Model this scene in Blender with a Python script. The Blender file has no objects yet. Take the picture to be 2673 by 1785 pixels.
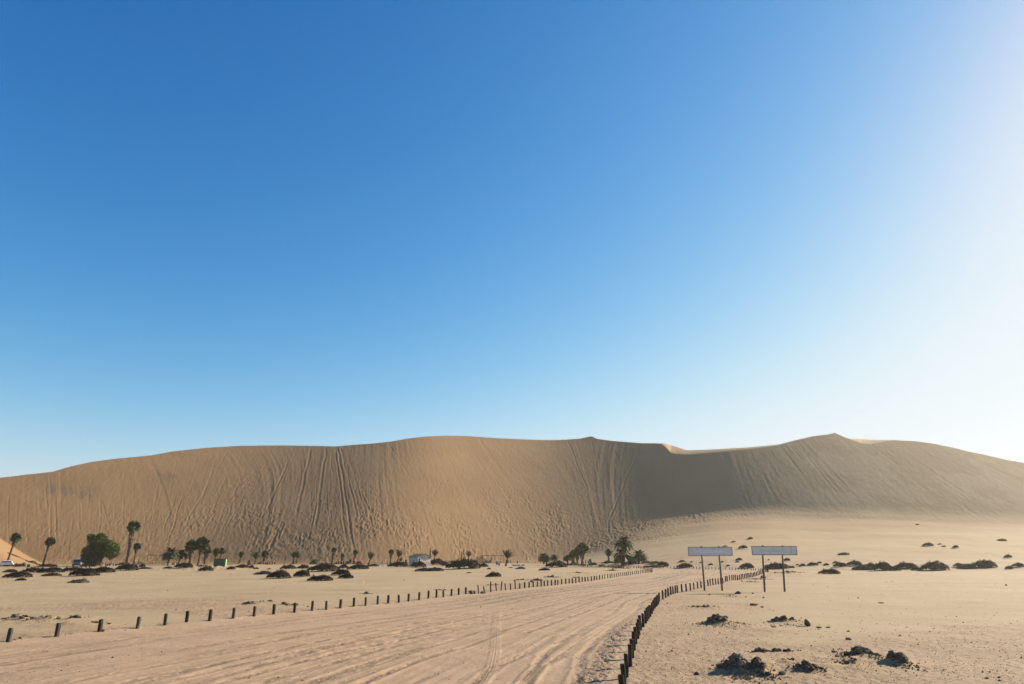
import bpy, math, random
import numpy as np
from math import radians, sin, cos, tan, atan, pi
scene = bpy.context.scene
COL = scene.collection
rng = np.random.default_rng(7)
random.seed(7)

# ------------------------------------------------------------------ camera
FPX, CX, CY, HY, EYE = 1782.0, 1336.5, 892.5, 1440.0, 4.0      # focal length etc. in photograph pixels
TH = atan((HY - CY) / FPX)
cam_d = bpy.data.cameras.new('camera'); cam = bpy.data.objects.new('camera', cam_d); COL.objects.link(cam)
cam.location = (0, 0, EYE); cam.rotation_euler = (radians(90) + TH, 0, 0)
cam_d.sensor_width = 36; cam_d.lens = 36 * FPX / 2673; cam_d.clip_start = 0.1; cam_d.clip_end = 20000
scene.camera = cam

# ------------------------------------------------------------------ sky and sun
SUN_AZ, SUN_EL = radians(61), radians(24)                      # clockwise from the view direction (+Y)
w = bpy.data.worlds.new('World'); scene.world = w; w.use_nodes = True
nt = w.node_tree; bg = nt.nodes['Background']
sky = nt.nodes.new('ShaderNodeTexSky'); sky.sky_type = 'NISHITA'; sky.sun_disc = False
sky.sun_elevation = SUN_EL; sky.sun_rotation = SUN_AZ
sky.altitude = 0; sky.air_density = 1.0; sky.dust_density = 0.4; sky.ozone_density = 1.0
sep = nt.nodes.new('ShaderNodeSeparateColor'); com = nt.nodes.new('ShaderNodeCombineColor'); nt.links.new(sky.outputs[0], sep.inputs[0])
for k, (gain, gam, top) in enumerate(((0.182, 2.6, 3.6), (0.70, 1.33, 4.9), (1.48, 0.9, 5.05))):      # a slide-film response for the whole sky
    cl = nt.nodes.new('ShaderNodeMath'); cl.operation = 'SMOOTH_MIN'; cl.inputs[1].default_value = top; cl.inputs[2].default_value = 3.0
    pw = nt.nodes.new('ShaderNodeMath'); pw.operation = 'POWER'; pw.inputs[1].default_value = gam
    ml = nt.nodes.new('ShaderNodeMath'); ml.operation = 'MULTIPLY'; ml.inputs[1].default_value = gain
    nt.links.new(sep.outputs[k], cl.inputs[0]); nt.links.new(cl.outputs[0], pw.inputs[0]); nt.links.new(pw.outputs[0], ml.inputs[0]); nt.links.new(ml.outputs[0], com.inputs[k])
nt.links.new(com.outputs[0], bg.inputs[0])
bg.inputs[1].default_value = 0.055
sun_d = bpy.data.lights.new('sun', 'SUN'); sun_d.energy = 5.0; sun_d.angle = radians(0.5); sun_d.color = (1.0, 0.885, 0.70)
sun = bpy.data.objects.new('sun', sun_d); COL.objects.link(sun)
S = (cos(SUN_EL) * sin(SUN_AZ), cos(SUN_EL) * cos(SUN_AZ), sin(SUN_EL))
from mathutils import Vector, Matrix, Euler
sun.rotation_euler = Vector(S).to_track_quat('Z', 'Y').to_euler()
sun.location = Vector(S) * 200
scene.view_settings.view_transform = 'Standard'; scene.view_settings.look = 'None'
scene.view_settings.exposure = 1.35; scene.view_settings.gamma = 1.0
scene.cycles.volume_bounces = 1

# ------------------------------------------------------------------ tagging
def tag(o, label=None, cat=None, group=None, kind=None):
    if label: o['label'] = label
    if cat: o['category'] = cat
    if group: o['group'] = group
    if kind: o['kind'] = kind
    return o
def empty(name, loc=(0, 0, 0), rz=0.0):
    o = bpy.data.objects.new(name, None); COL.objects.link(o); o.location = loc; o.rotation_euler = (0, 0, rz)
    o.empty_display_size = 0.2
    return o
def copy_tree(o, parent=None):
    c = o.copy(); COL.objects.link(c); c.parent = parent
    for ch in CHILD.get(o.name, ()): copy_tree(ch, c)
    return c
CHILD = {}
def put(name, me, parent=None):
    o = bpy.data.objects.new(name, me); COL.objects.link(o)
    if parent: o.parent = parent; CHILD.setdefault(parent.name, []).append(o)
    return o

# ------------------------------------------------------------------ noise
def _h(ix, iy, seed):
    n = (ix.astype(np.int64) * 374761393 + iy.astype(np.int64) * 668265263 + seed * 1442695041) & 0xffffffff
    n = ((n ^ (n >> 13)) * 1274126177) & 0xffffffff
    n = (n ^ (n >> 16)) & 0xffffff
    return n.astype(np.float32) / 8388607.5 - 1.0
def vnoise(x, y, seed=0):
    x = np.asarray(x, np.float64); y = np.asarray(y, np.float64)
    fx = np.floor(x); fy = np.floor(y); u = (x - fx).astype(np.float32); v = (y - fy).astype(np.float32)
    u = u * u * (3 - 2 * u); v = v * v * (3 - 2 * v)
    a = _h(fx, fy, seed); b = _h(fx + 1, fy, seed); c = _h(fx, fy + 1, seed); d = _h(fx + 1, fy + 1, seed)
    return (a + (b - a) * u) * (1 - v) + (c + (d - c) * u) * v
def fbm(x, y, seed=0, octv=3, gain=0.5):
    s = 0; a = 1.0
    for i in range(octv):
        s = s + a * vnoise(x * 2 ** i + 17.3 * i, y * 2 ** i - 9.1 * i, seed + i); a *= gain
    return s
def sstep(a, b, x):
    t = np.clip((x - a) / (b - a), 0, 1); return t * t * (3 - 2 * t)

# ------------------------------------------------------------------ picture point -> place
def ray(px, py):
    u = px - CX; v = CY - py
    return u, FPX * cos(TH) - v * sin(TH), FPX * sin(TH) + v * cos(TH)
def flat(px, py):
    x, y, z = ray(px, py); k = -EYE / z
    return (x * k, y * k)
def tk(px, py):                                                  # azimuth tangent, slope tangent over Y
    x, y, z = ray(px, py); return x / y, z / y

# ------------------------------------------------------------------ post rows (base points)
LROW = [(20,1682),(146,1668),(259,1654),(358,1644),(430,1635.5),(486,1629),(547,1624),(608,1617),(663,1610),(714,1605),(768,1600),
 (814,1595),(851,1591.5),(888,1587.6),(923,1583.5),(954,1581),(985.5,1577.5),(1013,1575),(1041,1572),(1066,1569.5),(1094,1567),(1118,1564),
 (1139,1562),(1157.5,1560.5),(1178,1557.5),(1197,1555),(1216,1553),(1232,1551),(1249,1549.6),(1265,1547),(1281,1546),(1296,1544.5),
 (1308,1543),(1320,1541.5),(1333,1540),(1345.6,1538.5),(1357,1537.5),(1369.6,1536),(1381.6,1534.6),(1392,1533.4),(1402.7,1532.4),
 (1412.6,1531.5),(1420.7,1531),(1429.6,1530),(1439.8,1529),(1449,1528),(1456.4,1526.9),(1466,1525.8),(1476.6,1524.6),(1485.7,1523.5),
 (1494.3,1522.7),(1503,1521.5),(1511.7,1520.5),(1520,1519.6),(1527.6,1518.6),(1535,1517.7),(1543.5,1516.9),(1551,1515.6),(1558,1514.5),
 (1565,1513.4),(1573,1512.3),(1579,1511.4),(1586.6,1510.2),(1593,1509.3),(1598,1508.6),(1603.7,1507.8),(1609,1507),(1615,1506.2),
 (1620.4,1505.2),(1626,1504.5),(1631.6,1503.8),(1636.4,1503.2),(1641,1502.4),(1646.3,1501.7),(1651.7,1500.9),(1657,1500.2),(1662,1499.6),
 (1667,1499),(1672,1498.4),(1677,1497.7),(1681,1497.2),(1685,1496.8),(1688.7,1496.3),(1692,1495.7),(1695,1495),(1698.5,1494.2),(1701,1493.3),(1703,1492)]
LRET = [(1703,1490.6),(1700.5,1489.6),(1697,1489),(1693.5,1488.4),(1690,1488),(1686.5,1487.6),(1683,1487.3),(1679.5,1487),(1676,1486.8),(1672,1486.5),
 (1667,1486.1),(1662,1485.8),(1655,1485.3),(1646,1484.8),(1637,1484.3),(1628,1483.8),(1618,1483.3),(1608,1482.7),(1598,1482.1),(1588,1481.6),(1578,1481),
 (1567,1480.5),(1556,1480),(1545,1479.6),(1534,1479.2),(1522,1478.8),(1511,1478.4),(1500,1478)]
RROW = [(1627,1831),(1630.4,1797),(1636,1765.6),(1645,1739),(1651,1717),(1655,1698),(1660,1682),(1665,1667),(1668,1655.5),(1672.5,1644.5),(1679,1635),
 (1686,1626.3),(1689.5,1619.3),(1693.3,1612.3),(1697.3,1606),(1701.5,1599.3),(1705.5,1591.5),(1709.2,1586),(1712.8,1582.5),(1716,1578.3),(1718.3,1574.5),(1720.8,1569.5),
 (1730.3,1565.2),(1737.8,1561.2),(1744.3,1558.2),(1751.7,1554.5),(1757.5,1551.6),(1763,1549.5),(1768.6,1547.1),(1780.4,1545.4),(1791.7,1543.4),(1802.6,1541.5),
 (1811.6,1539.4),(1821.7,1536.8),(1830.5,1535.3),(1848.5,1530.4),(1854.5,1529.4),(1861.5,1527),(1868.6,1525.3),(1875.4,1524.5),(1882.2,1523.4),
 (1887.5,1522.8),(1894.7,1520.2),(1899.3,1519.7),(1905,1518.5),(1910.9,1517.7),(1916,1516.8),(1920.9,1516.3),(1926,1515.1),(1931,1512.9),(1935.6,1511.7),
 (1940,1510.5),(1944,1509),(1948.2,1507.8),(1952.3,1506.9),(1956,1506.1),(1960,1506),(1963.5,1505.5),(1967.4,1504.4),(1971.3,1503.3),(1975.4,1502.3),
 (1979.4,1501.8),(1983.3,1501.3),(1987,1500.6),(1990.8,1499.9),(1995.5,1498.9),(1999,1497.9),(2001.5,1496.7),(2003.7,1495),(2005.4,1492.4)]
RRET = [(2006,1489.9),(2004,1488.2),(2001.5,1487.4),(1986.2,1490.2-1.4),(1981,1489.4),(1972.5,1489.0),(1967.4,1488.6),(1961,1488.4),(1951.8,1488),(1943.6,1487.7),
 (1935.9,1487.3),(1927.9,1487),(1920.2,1486.6),(1912,1486.2),(1904,1485.8),(1893.3,1485.4),(1876.3,1484.9),(1868.6,1484.6),(1858.4,1484.3),(1850.4,1484.1),
 (1842.6,1483.9),(1826.5,1483.6),(1818.4,1483.3),(1810.7,1483.1),(1800,1483),(1769,1482.9),(1759.6,1482.8),(1751,1482.7),(1741.5,1482.7),
 (1731.7,1482.6),(1723.3,1482.4),(1714,1482.2),(1705.4,1482),(1692,1481.7),(1681,1481.4),(1668,1481),(1655,1480.4),(1642,1479.8),(1628,1479.2),(1614,1478.6)]
P = lambda L: np.array([flat(*p) for p in L])
L_xy, Lr_xy, R_xy, Rr_xy = P(LROW), P(LRET), P(RROW), P(RRET)
dl = (L_xy[0] - L_xy[3]); dl = dl / np.linalg.norm(dl)
Lext = np.array([L_xy[0] + dl * k for k in (60, 40, 25, 12)])
Rext = np.array([(2.6, 17.0), (1.6, 12), (0.8, 4), (0, -10), (-2, -40)])
LEFT = np.vstack([Lext, L_xy, Lr_xy])
RIGHT = np.vstack([Rext[::-1], R_xy, Rr_xy])
def poly_dist(X, Y, pts, want_s=False):
    best = np.full(X.shape, 1e9, np.float32); sb = np.zeros(X.shape, np.float32); s0 = 0.0
    for a, b in zip(pts[:-1], pts[1:]):
        d = b - a; L = math.hypot(*d)
        if L < 1e-6: continue
        t = np.clip(((X - a[0]) * d[0] + (Y - a[1]) * d[1]) / (L * L), 0, 1)
        q = (X - a[0] - t * d[0]) ** 2 + (Y - a[1] - t * d[1]) ** 2
        m = q < best; best = np.where(m, q, best)
        if want_s: sb = np.where(m, s0 + t * L, sb)
        s0 += L
    return (np.sqrt(best), sb) if want_s else np.sqrt(best)
def simp(pts, tol):                                             # thin a dense row
    out = [pts[0]]
    for p in pts[1:-1]:
        if np.linalg.norm(p - out[-1]) > tol: out.append(p)
    out.append(pts[-1]); return np.array(out)
LEFTs, RIGHTs = simp(LEFT, 2.5), simp(RIGHT, 2.2)
ROADPOLY = np.vstack([LEFTs, RIGHTs[::-1]])
def in_poly(X, Y, pts):
    ins = np.zeros(X.shape, bool); n = len(pts)
    for i in range(n):
        x1, y1 = pts[i]; x2, y2 = pts[(i + 1) % n]
        if y1 == y2: continue
        c = ((y1 > Y) != (y2 > Y)) & (X < (x2 - x1) * (Y - y1) / (y2 - y1) + x1)
        ins ^= c
    return ins

# ------------------------------------------------------------------ the terrain, one height function on a polar grid
CREST = [(-200,1262),(0,1246.7),(72,1238),(137,1231),(185,1217),(240,1205),(300,1197),(395,1188),(450,1178),(537,1168.5),(626,1163),(739,1162),(835,1163.5),
 (873.6,1164.7),(918,1161),(978,1156.6),(1020,1152),(1067,1143.8),(1112,1138.8),(1166,1136.7),(1216,1137.3),(1300,1143.2),(1350,1145.3),(1389,1147),
 (1434,1148.3),(1479,1146.8),(1515,1144),(1538.5,1139),(1547,1139),(1559,1144.7),(1598,1150),(1673,1155.8),(1726,1156.6),(1738,1158.4),(1765,1165.6),
 (1789,1174),(1801,1175),(1852,1173),(1896,1170.7),(1956,1167),(2000,1163),(2033,1159.6),(2083,1147),(2122,1138),(2164,1132.8),(2179,1129),(2197,1137),
 (2217.5,1144.7),(2226,1144.7),(2286,1148.3),(2340,1148.3),(2390,1151),(2429,1156),(2480,1166),(2524.6,1177),(2569,1186),(2629,1200),(2673,1207.3),(2900,1250)]
BRINK = dict([(1726,1156.6),(1738,1166),(1752,1181),(1765,1184),(1801,1185.5),(1852,1181),(1896,1176.5),(1956,1172),(2000,1166.6),(2033,1161.5),(2083,1147.3),
 (2217.5,1144.9),(2226,1149),(2250,1157),(2275,1158.5),(2300,1154.5),(2330,1148.8),(2350,1148.4)])
FOOT = [(-200,1474),(100,1474),(800,1473),(1300,1471),(1420,1466),(1480,1452),(1530,1436),(1580,1414),(1620,1398),(1680,1377),(1740,1361),(1856,1345),(2000,1341),(2122,1349),(2301,1354),
 (2420,1360),(2629,1366),(2673,1368),(2900,1376)]
bx = sorted(BRINK); cxs = [c[0] for c in CREST]; cys = [c[1] for c in CREST]
allx = sorted(set(cxs) | set(bx))
def brink_y(x):
    c = np.interp(x, cxs, cys)
    if bx[0] <= x <= 2083 or 2217.5 <= x <= bx[-1]: return max(c, np.interp(x, bx, [BRINK[k] for k in bx]))
    return c
ckt = np.array([tk(a, b) for a, b in CREST]); bkt = np.array([tk(a, brink_y(a)) for a in allx]); fkt = np.array([tk(a, b) for a, b in FOOT])

# contour line of the slip face at ground level: depth Y against X
ms = [(-600,.0),(-260,.2),(-190,.38),(-140,.36),(-118,.24),(-98,.06),(-66,.0),(-54,.14),(-38,.48),(-32,.60),(-16,.52),(0,.37),(15,.20),(31,.0),(47,-.15),(66,-.26),(92,-.30),(114,-.18),(142,-.05),(190,.05),(240,.12),(600,.1)]
xs_ = np.arange(-600, 601, 1.0); mm = np.interp(xs_, [a for a, _ in ms], [b for _, b in ms])
mm = np.convolve(np.pad(mm, 9, 'edge'), np.ones(19) / 19, 'valid')
mq = np.convolve(np.pad(mm, 35, 'edge'), np.ones(71) / 71, 'valid')
Ff = np.cumsum(mm); Ff = Ff - np.interp(-60, xs_, Ff) + 240.0
print('F at', [(x, round(float(np.interp(x, xs_, Ff)), 1)) for x in (-165, -100, -60, 0, 30, 60, 100, 150, 236)])
Ffun = lambda X: np.interp(X, xs_, Ff)
mfun = lambda X: np.interp(X, xs_, mm)

phi_d = np.radians(np.arange(-40.0, 40.01, 0.046))
side = [radians(40)]
st = 0.06
while math.degrees(side[-1]) < 179.0:
    st = min(st * 1.16, 4.0); side.append(min(side[-1] + radians(st), radians(179.9)))
side = np.array(side[1:])
PHI = np.concatenate([-side[::-1], phi_d, side]); NC = len(PHI)
r = [0.6]
while r[-1] < 17.5: r.append(r[-1] * 1.09)
p = 7800 / r[-1]
while 7800 / p < 186:
    p -= 0.85 if p > 45 else 0.4; r.append(7800 / p)
r = [a for i, a in enumerate(r) if i == 0 or a - r[i - 1] > 0]
while r[-1] < 430: r.append(r[-1] + (0.45 if r[-1] < 350 else 0.7))
while r[-1] < 9000: r.append(r[-1] * 1.12)
R_ = np.array(r); NR = len(R_)
print('grid', NC, NR, NC * NR)
PH, RR = np.meshgrid(PHI, R_)                                    # rows = radius
X = RR * np.sin(PH); Y = RR * np.cos(PH)
fwd = np.abs(PH) < radians(80)
T = np.where(fwd, np.tan(np.clip(PH, -radians(80), radians(80))), 0)
tcol = np.tan(np.clip(PHI, -radians(80), radians(80)))
kc = np.interp(tcol, ckt[:, 0], ckt[:, 1]); kb = np.interp(tcol, bkt[:, 0], bkt[:, 1]); kf = np.interp(tcol, fkt[:, 0], fkt[:, 1])
kb = np.minimum(kb, kc)

SL = 0.625
ZF = SL * (Y - Ffun(X))                                           # the slip plane
def first_cross(Z, k):                                            # along each column, where Z rises past EYE + k*Y
    g = Z - (EYE + k[None, :] * Y); ok = (g > 0) & (Y > 100)
    i = np.argmax(ok, axis=0); i = np.where(ok.any(axis=0), i, NR - 2); i = np.clip(i, 1, NR - 1)
    c = np.arange(NC); g0, g1 = g[i - 1, c], g[i, c]
    f = np.clip(-g0 / np.where(np.abs(g1 - g0) < 1e-9, 1, g1 - g0), 0, 1)
    return Y[i - 1, c] + f * (Y[i, c] - Y[i - 1, c])
Yb = first_cross(ZF, kb); zb = EYE + kb * Yb
Yf = first_cross(ZF, kf); zf = EYE + kf * Yf
def smooth_cols(a, n=25):
    return np.convolve(np.pad(a, n // 2, 'edge'), np.ones(n) / n, 'valid')
Yf = smooth_cols(Yf); zf = smooth_cols(zf)
# crest behind the brink: rises at 0.30 until it reaches the skyline ray
rise = 0.30
Yc = np.where(kc - kb > 1e-4, (EYE - zb + rise * Yb) / np.where(rise - kc > .02, rise - kc, .02), Yb)
Yc = np.clip(Yc, Yb, Yb + 45); zc = EYE + kc * Yc
Ybm, Ycm, zbm, zcm, Yfm, zfm = [a[None, :] for a in (Yb, Yc, zb, zc, Yf, zf)]
# apron of wind-blown sand in front of the slip face
Ya = np.interp(tcol, [-.8, .05, .15, .3, .8], [228, 235, 190, 165, 160])[None, :]
Ya = np.minimum(Ya, Yfm - 6)
u = np.clip((Y - Ya) / np.maximum(Yfm - Ya, 1), 0, 1.2)
ZA = np.maximum(zfm, 0.0) * (0.42 * u + 0.58 * u ** 2.2)
k_ = 1.6 + 4.5 * np.exp(-((T - .12) / .08) ** 2) + 2.6 * sstep(0.1, .5, T)
ZS = np.where(Y < Yfm, ZA, ZF)
ZA = np.where(Y > Yfm, np.maximum(zfm, 0) + .12 * (Y - Yfm), ZA)
hh = np.clip(0.5 + 0.5 * (ZF - ZA) / k_, 0, 1); ZM = ZA * (1 - hh) + ZF * hh + k_ * hh * (1 - hh)   # smooth max
face = np.where(Y < Yfm - 45, ZA, np.where(Y > Yfm + 45, ZF, ZM))
ub = np.clip((Y - Ybm) / np.maximum(Ycm - Ybm, .01), 0, 1)
top = zbm + (zcm - zbm) * (1 - (1 - ub) ** 1.25)
back = zcm - 0.16 * (Y - Ycm) - 0.0006 * (Y - Ycm) ** 2
Z = np.where(Y <= Ybm, face, np.where(Y <= Ycm, top, back))
Z = np.where(Y > Ycm, np.maximum(back, -1.0), Z)
taper = 1 - sstep(radians(62), radians(78), np.abs(PH))
Z = np.where(fwd, Z * taper, 0.0)
Z = np.where(Y < 100, 0.0, Z)
on_face = (Y > Yfm - 4) & (Y < Ybm) & fwd
fr = np.clip((Ybm - Y) / np.maximum(Ybm - Yfm, 1), 0, 1.3)        # 0 at the brink, 1 at the foot

# the bright lobe at the far left
ld = np.maximum(-(X + 139) - 0.30 * (Y - 205), 0)
lobe = .50 * ld * ld / (ld + 5)
lobe = np.minimum(lobe, 30) * sstep(194, 214, Y) * (1 - sstep(240, 268, Y))
lobe = np.where(fwd, lobe, 0)
lobe_on = (lobe > Z) & (lobe > 0)
Z = np.maximum(Z, lobe)

# ---- relief of the slip face: sand slides, board runs, footprints
m_ = mfun(X)
mq_ = np.interp(X, xs_, mq); ms_ = mq_ + np.interp(X, [-240, -150, -30], [.36, .30, 0.0])
q = X + ms_ / (1 + mq_ * mq_) * (Y - Ffun(X))
fadeT = np.clip((Ybm - Y) / 1.5, 0, 1) * on_face
sl = fbm(q / 1.05, Y / 55, 3, 4, .65)
vis = 0.45 + 0.55 * np.clip(.5 + fbm(q / 22, Y / 50, 9, 2), 0, 1)
sl = sl * (.35 + .9 * sstep(-.5, .6, fbm(q / 4, Y / 20, 4, 2)))
D = 0.046 * np.interp(T, [-.7, -.5, -.35], [.55, .7, 1]) * sl * vis * fadeT * (1 - .65 * sstep(.75, 1.05, fr)) * np.interp(T, [.1, .2, .3, .5], [1, 1.4, 1.2, .6])
runs = []
def run(px0, py0, px1, py1, wdt=.5, dep=.16, wob=.4):
    runs.append((px0, py0, px1, py1, wdt, dep, wob))
for a in [(572,1172,520,1330,.5,.14),(600,1170,470,1390,.5,.15),(640,1165,560,1300,.4,.1),(752,1205,690,1345,.7,.2),(775,1170,720,1290,.5,.12),(812,1165,770,1360,.8,.22),(852,1165,822,1390,.8,.24),
          (874,1166,908,1440,.6,.25),(882,1166,925,1455,.7,.28),(888,1166,935,1360,.6,.22),(895,1175,940,1350,.5,.15),(735,1360,700,1440,.7,.28),(742,1365,725,1410,.6,.2),
          (1010,1155,1075,1255,.6,.18),(1075,1160,1180,1310,.5,.16),(1120,1160,1230,1290,.4,.12),(1180,1137,1372,1318,.45,.2),(1220,1155,1460,1400,.45,.2),(1235,1140,1400,1290,.35,.12),
          (1150,1160,1290,1330,.4,.14),(1060,1190,1100,1260,.4,.12),(1480,1148,1535,1285,.6,.22),(1500,1148,1538,1260,.5,.15),(1672,1158,1588,1360,.7,.3),(1600,1152,1592,1175,.5,.15),(1590,1360,1590,1404,.6,.2),
          (1545,1150,1560,1240,.5,.15),(1030,1165,1018,1290,.3,.12),(1294,1155,1288,1200,.3,.12),(1300,1240,1255,1300,.3,.1),(760,1320,880,1420,.45,.2),(800,1290,840,1330,.4,.15),
          (150,1240,146,1330,.35,.12),(260,1300,262,1350,.5,.2),(265,1310,285,1370,.5,.2),(262,1350,255,1400,.4,.2),(285,1370,300,1430,.4,.18),(195,1330,225,1440,.4,.15),(140,1310,150,1420,.5,.2),(130,1330,135,1440,.4,.15),
          (490,1340,500,1400,.4,.2),(460,1350,440,1410,.4,.2),(620,1345,640,1430,.4,.15),(700,1270,780,1330,.35,.14),(1700,1170,1660,1330,.4,.12),(1740,1230,1640,1350,.4,.12)]:
    run(*a)
rr = np.random.default_rng(3)
for i in range(190):
    px0 = rr.uniform(20, 1500); y0 = np.interp(px0, cxs, cys) + rr.uniform(5, 150)
    x0, _ = tk(px0, y0); slope = np.interp(px0, [0, 300, 520, 700, 860, 1000, 1400, 1500], [.05, 0, -.4, -.45, 0.05, .7, .95, .5])
    ln = rr.uniform(40, 160)
    run(px0, y0, px0 + ln * slope + rr.normal(0, 6), y0 + ln, rr.uniform(.25, .5), rr.uniform(.05, .16), .9)
def to_face(px, py):
    tt, kk = tk(px, py); ci = int(np.argmin(np.abs(tcol - tt)))
    g = Z[:, ci] - (EYE + kk * Y[:, ci]); ok = (g > 0) & (Y[:, ci] > 150); i = int(np.argmax(ok)) if ok.any() else NR - 80
    return X[i, ci], Y[i, ci]
for (a0, b0, a1, b1, wd, dp, wb) in runs:
    xa, ya = to_face(a0, b0); xb, yb = to_face(a1, b1)
    ylo, yhi = min(ya, yb) - 1, max(ya, yb) + 1
    i0, i1 = np.searchsorted(R_, ylo * .98), np.searchsorted(R_, math.hypot(max(abs(xa), abs(xb)), yhi) * 1.02)
    tl, th = sorted((xa / ya, xb / yb)); c0, c1 = np.searchsorted(tcol, tl - .02), np.searchsorted(tcol, th + .02)
    Xs, Ys = X[i0:i1, c0:c1], Y[i0:i1, c0:c1]
    tt = (Ys - ya) / (yb - ya + 1e-6)
    wd_ = wd * .62; xc = xa + (xb - xa) * tt + wb * vnoise(Ys / 8, Ys * 0 + a0, 5) * .8 + .10 * vnoise(Ys / 1.3, Ys * 0 + a0, 6)
    d = (Xs - xc) / wd_; env = sstep(0, .06, tt) * (1 - sstep(.9, 1, tt))
    D[i0:i1, c0:c1] += dp * .32 * env * (-np.exp(-d * d) + .55 * np.exp(-((np.abs(d) - 1.7) / .6) ** 2))
# trampled sand
tramp = np.clip(sstep(.1, .95, fr + .30 * fbm(X / 22, Y / 30, 21, 2)) * np.interp(T, [-.75, -.55, -.4, -.2, .05, .16, .26, .38], [.35, .6, .8, 1.0, 1.0, 1.0, .7, 0]), 0, 1)
bw_ = np.interp(T, [.0, .08, .22, .34], [14, 50, 55, 14]); band = ((Y > Yfm - bw_) & (Y < Ybm)) * sstep(-1.0, -.35, (Y - Yfm) / bw_)
sp = fbm(X / .55 + .8 * vnoise(X / 3, Y / 3, 41), Y / 1.0, 31, 2, .6)
D += 0.13 * tramp * band * sp * (.35 + .65 * sstep(-.3, .5, fbm(X / 9, Y / 12, 33, 2)))
D += 0.03 * fbm(X / .8, Y / 1.6, 35, 2) * band
# soft wind ripples and hollows on the apron
ap = (Y > Ya) * (1 - sstep(Yfm - 12, Yfm + 2, Y)) * sstep(0.1, .25, T)
D += ap * (.10 * fbm(X / 26, Y / 9, 51, 3) + .02 * fbm(X / 4, Y / 1.2, 52, 2))
D += 0.35 * ap * sstep(.3, .7, u) * fbm(X / 40, Y / 14, 53, 2)
Z = Z + np.where(lobe_on, .03 * fbm(X, Y, 61, 2), D)
print('apron', zf[np.searchsorted(tcol, .4)], Yf[np.searchsorted(tcol, .4)], Yb[np.searchsorted(tcol, .4)])

# ------------------------------------------------------------------ looking things up on the terrain
def bil(Zg, x, y):
    ph = math.atan2(x, y); rad = math.hypot(x, y)
    j = int(np.clip(np.searchsorted(PHI, ph) - 1, 0, NC - 2)); i = int(np.clip(np.searchsorted(R_, rad) - 1, 0, NR - 2))
    a = (ph - PHI[j]) / (PHI[j + 1] - PHI[j]); b = (rad - R_[i]) / (R_[i + 1] - R_[i]); a = min(max(a, 0), 1); b = min(max(b, 0), 1)
    return float((Zg[i, j] * (1 - a) + Zg[i, j + 1] * a) * (1 - b) + (Zg[i + 1, j] * (1 - a) + Zg[i + 1, j + 1] * a) * b)
Zbase = Z.copy()
def place(px, py):                                               # first terrain point on that line of sight
    x, y, z = ray(px, py); t_ = x / y; k = z / y
    j = int(np.clip(np.searchsorted(tcol, t_), 1, NC - 1)); a = (t_ - tcol[j - 1]) / (tcol[j] - tcol[j - 1])
    Yc_ = Y[:, j] * a + Y[:, j - 1] * (1 - a); Zc_ = Zbase[:, j] * a + Zbase[:, j - 1] * (1 - a)
    g = Zc_ - (EYE + k * Yc_); ok = (g > 0) & (Yc_ > 3); i = int(np.argmax(ok))
    if not ok.any(): i = NR - 60
    f = -g[i - 1] / (g[i] - g[i - 1]); yy = Yc_[i - 1] + f * (Yc_[i] - Yc_[i - 1])
    return float(t_ * yy), float(yy)
def mpp(y, z=0.0):                                               # metres per photograph pixel at depth y
    return (y * cos(TH) + (z - EYE) * sin(TH)) / FPX

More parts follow.
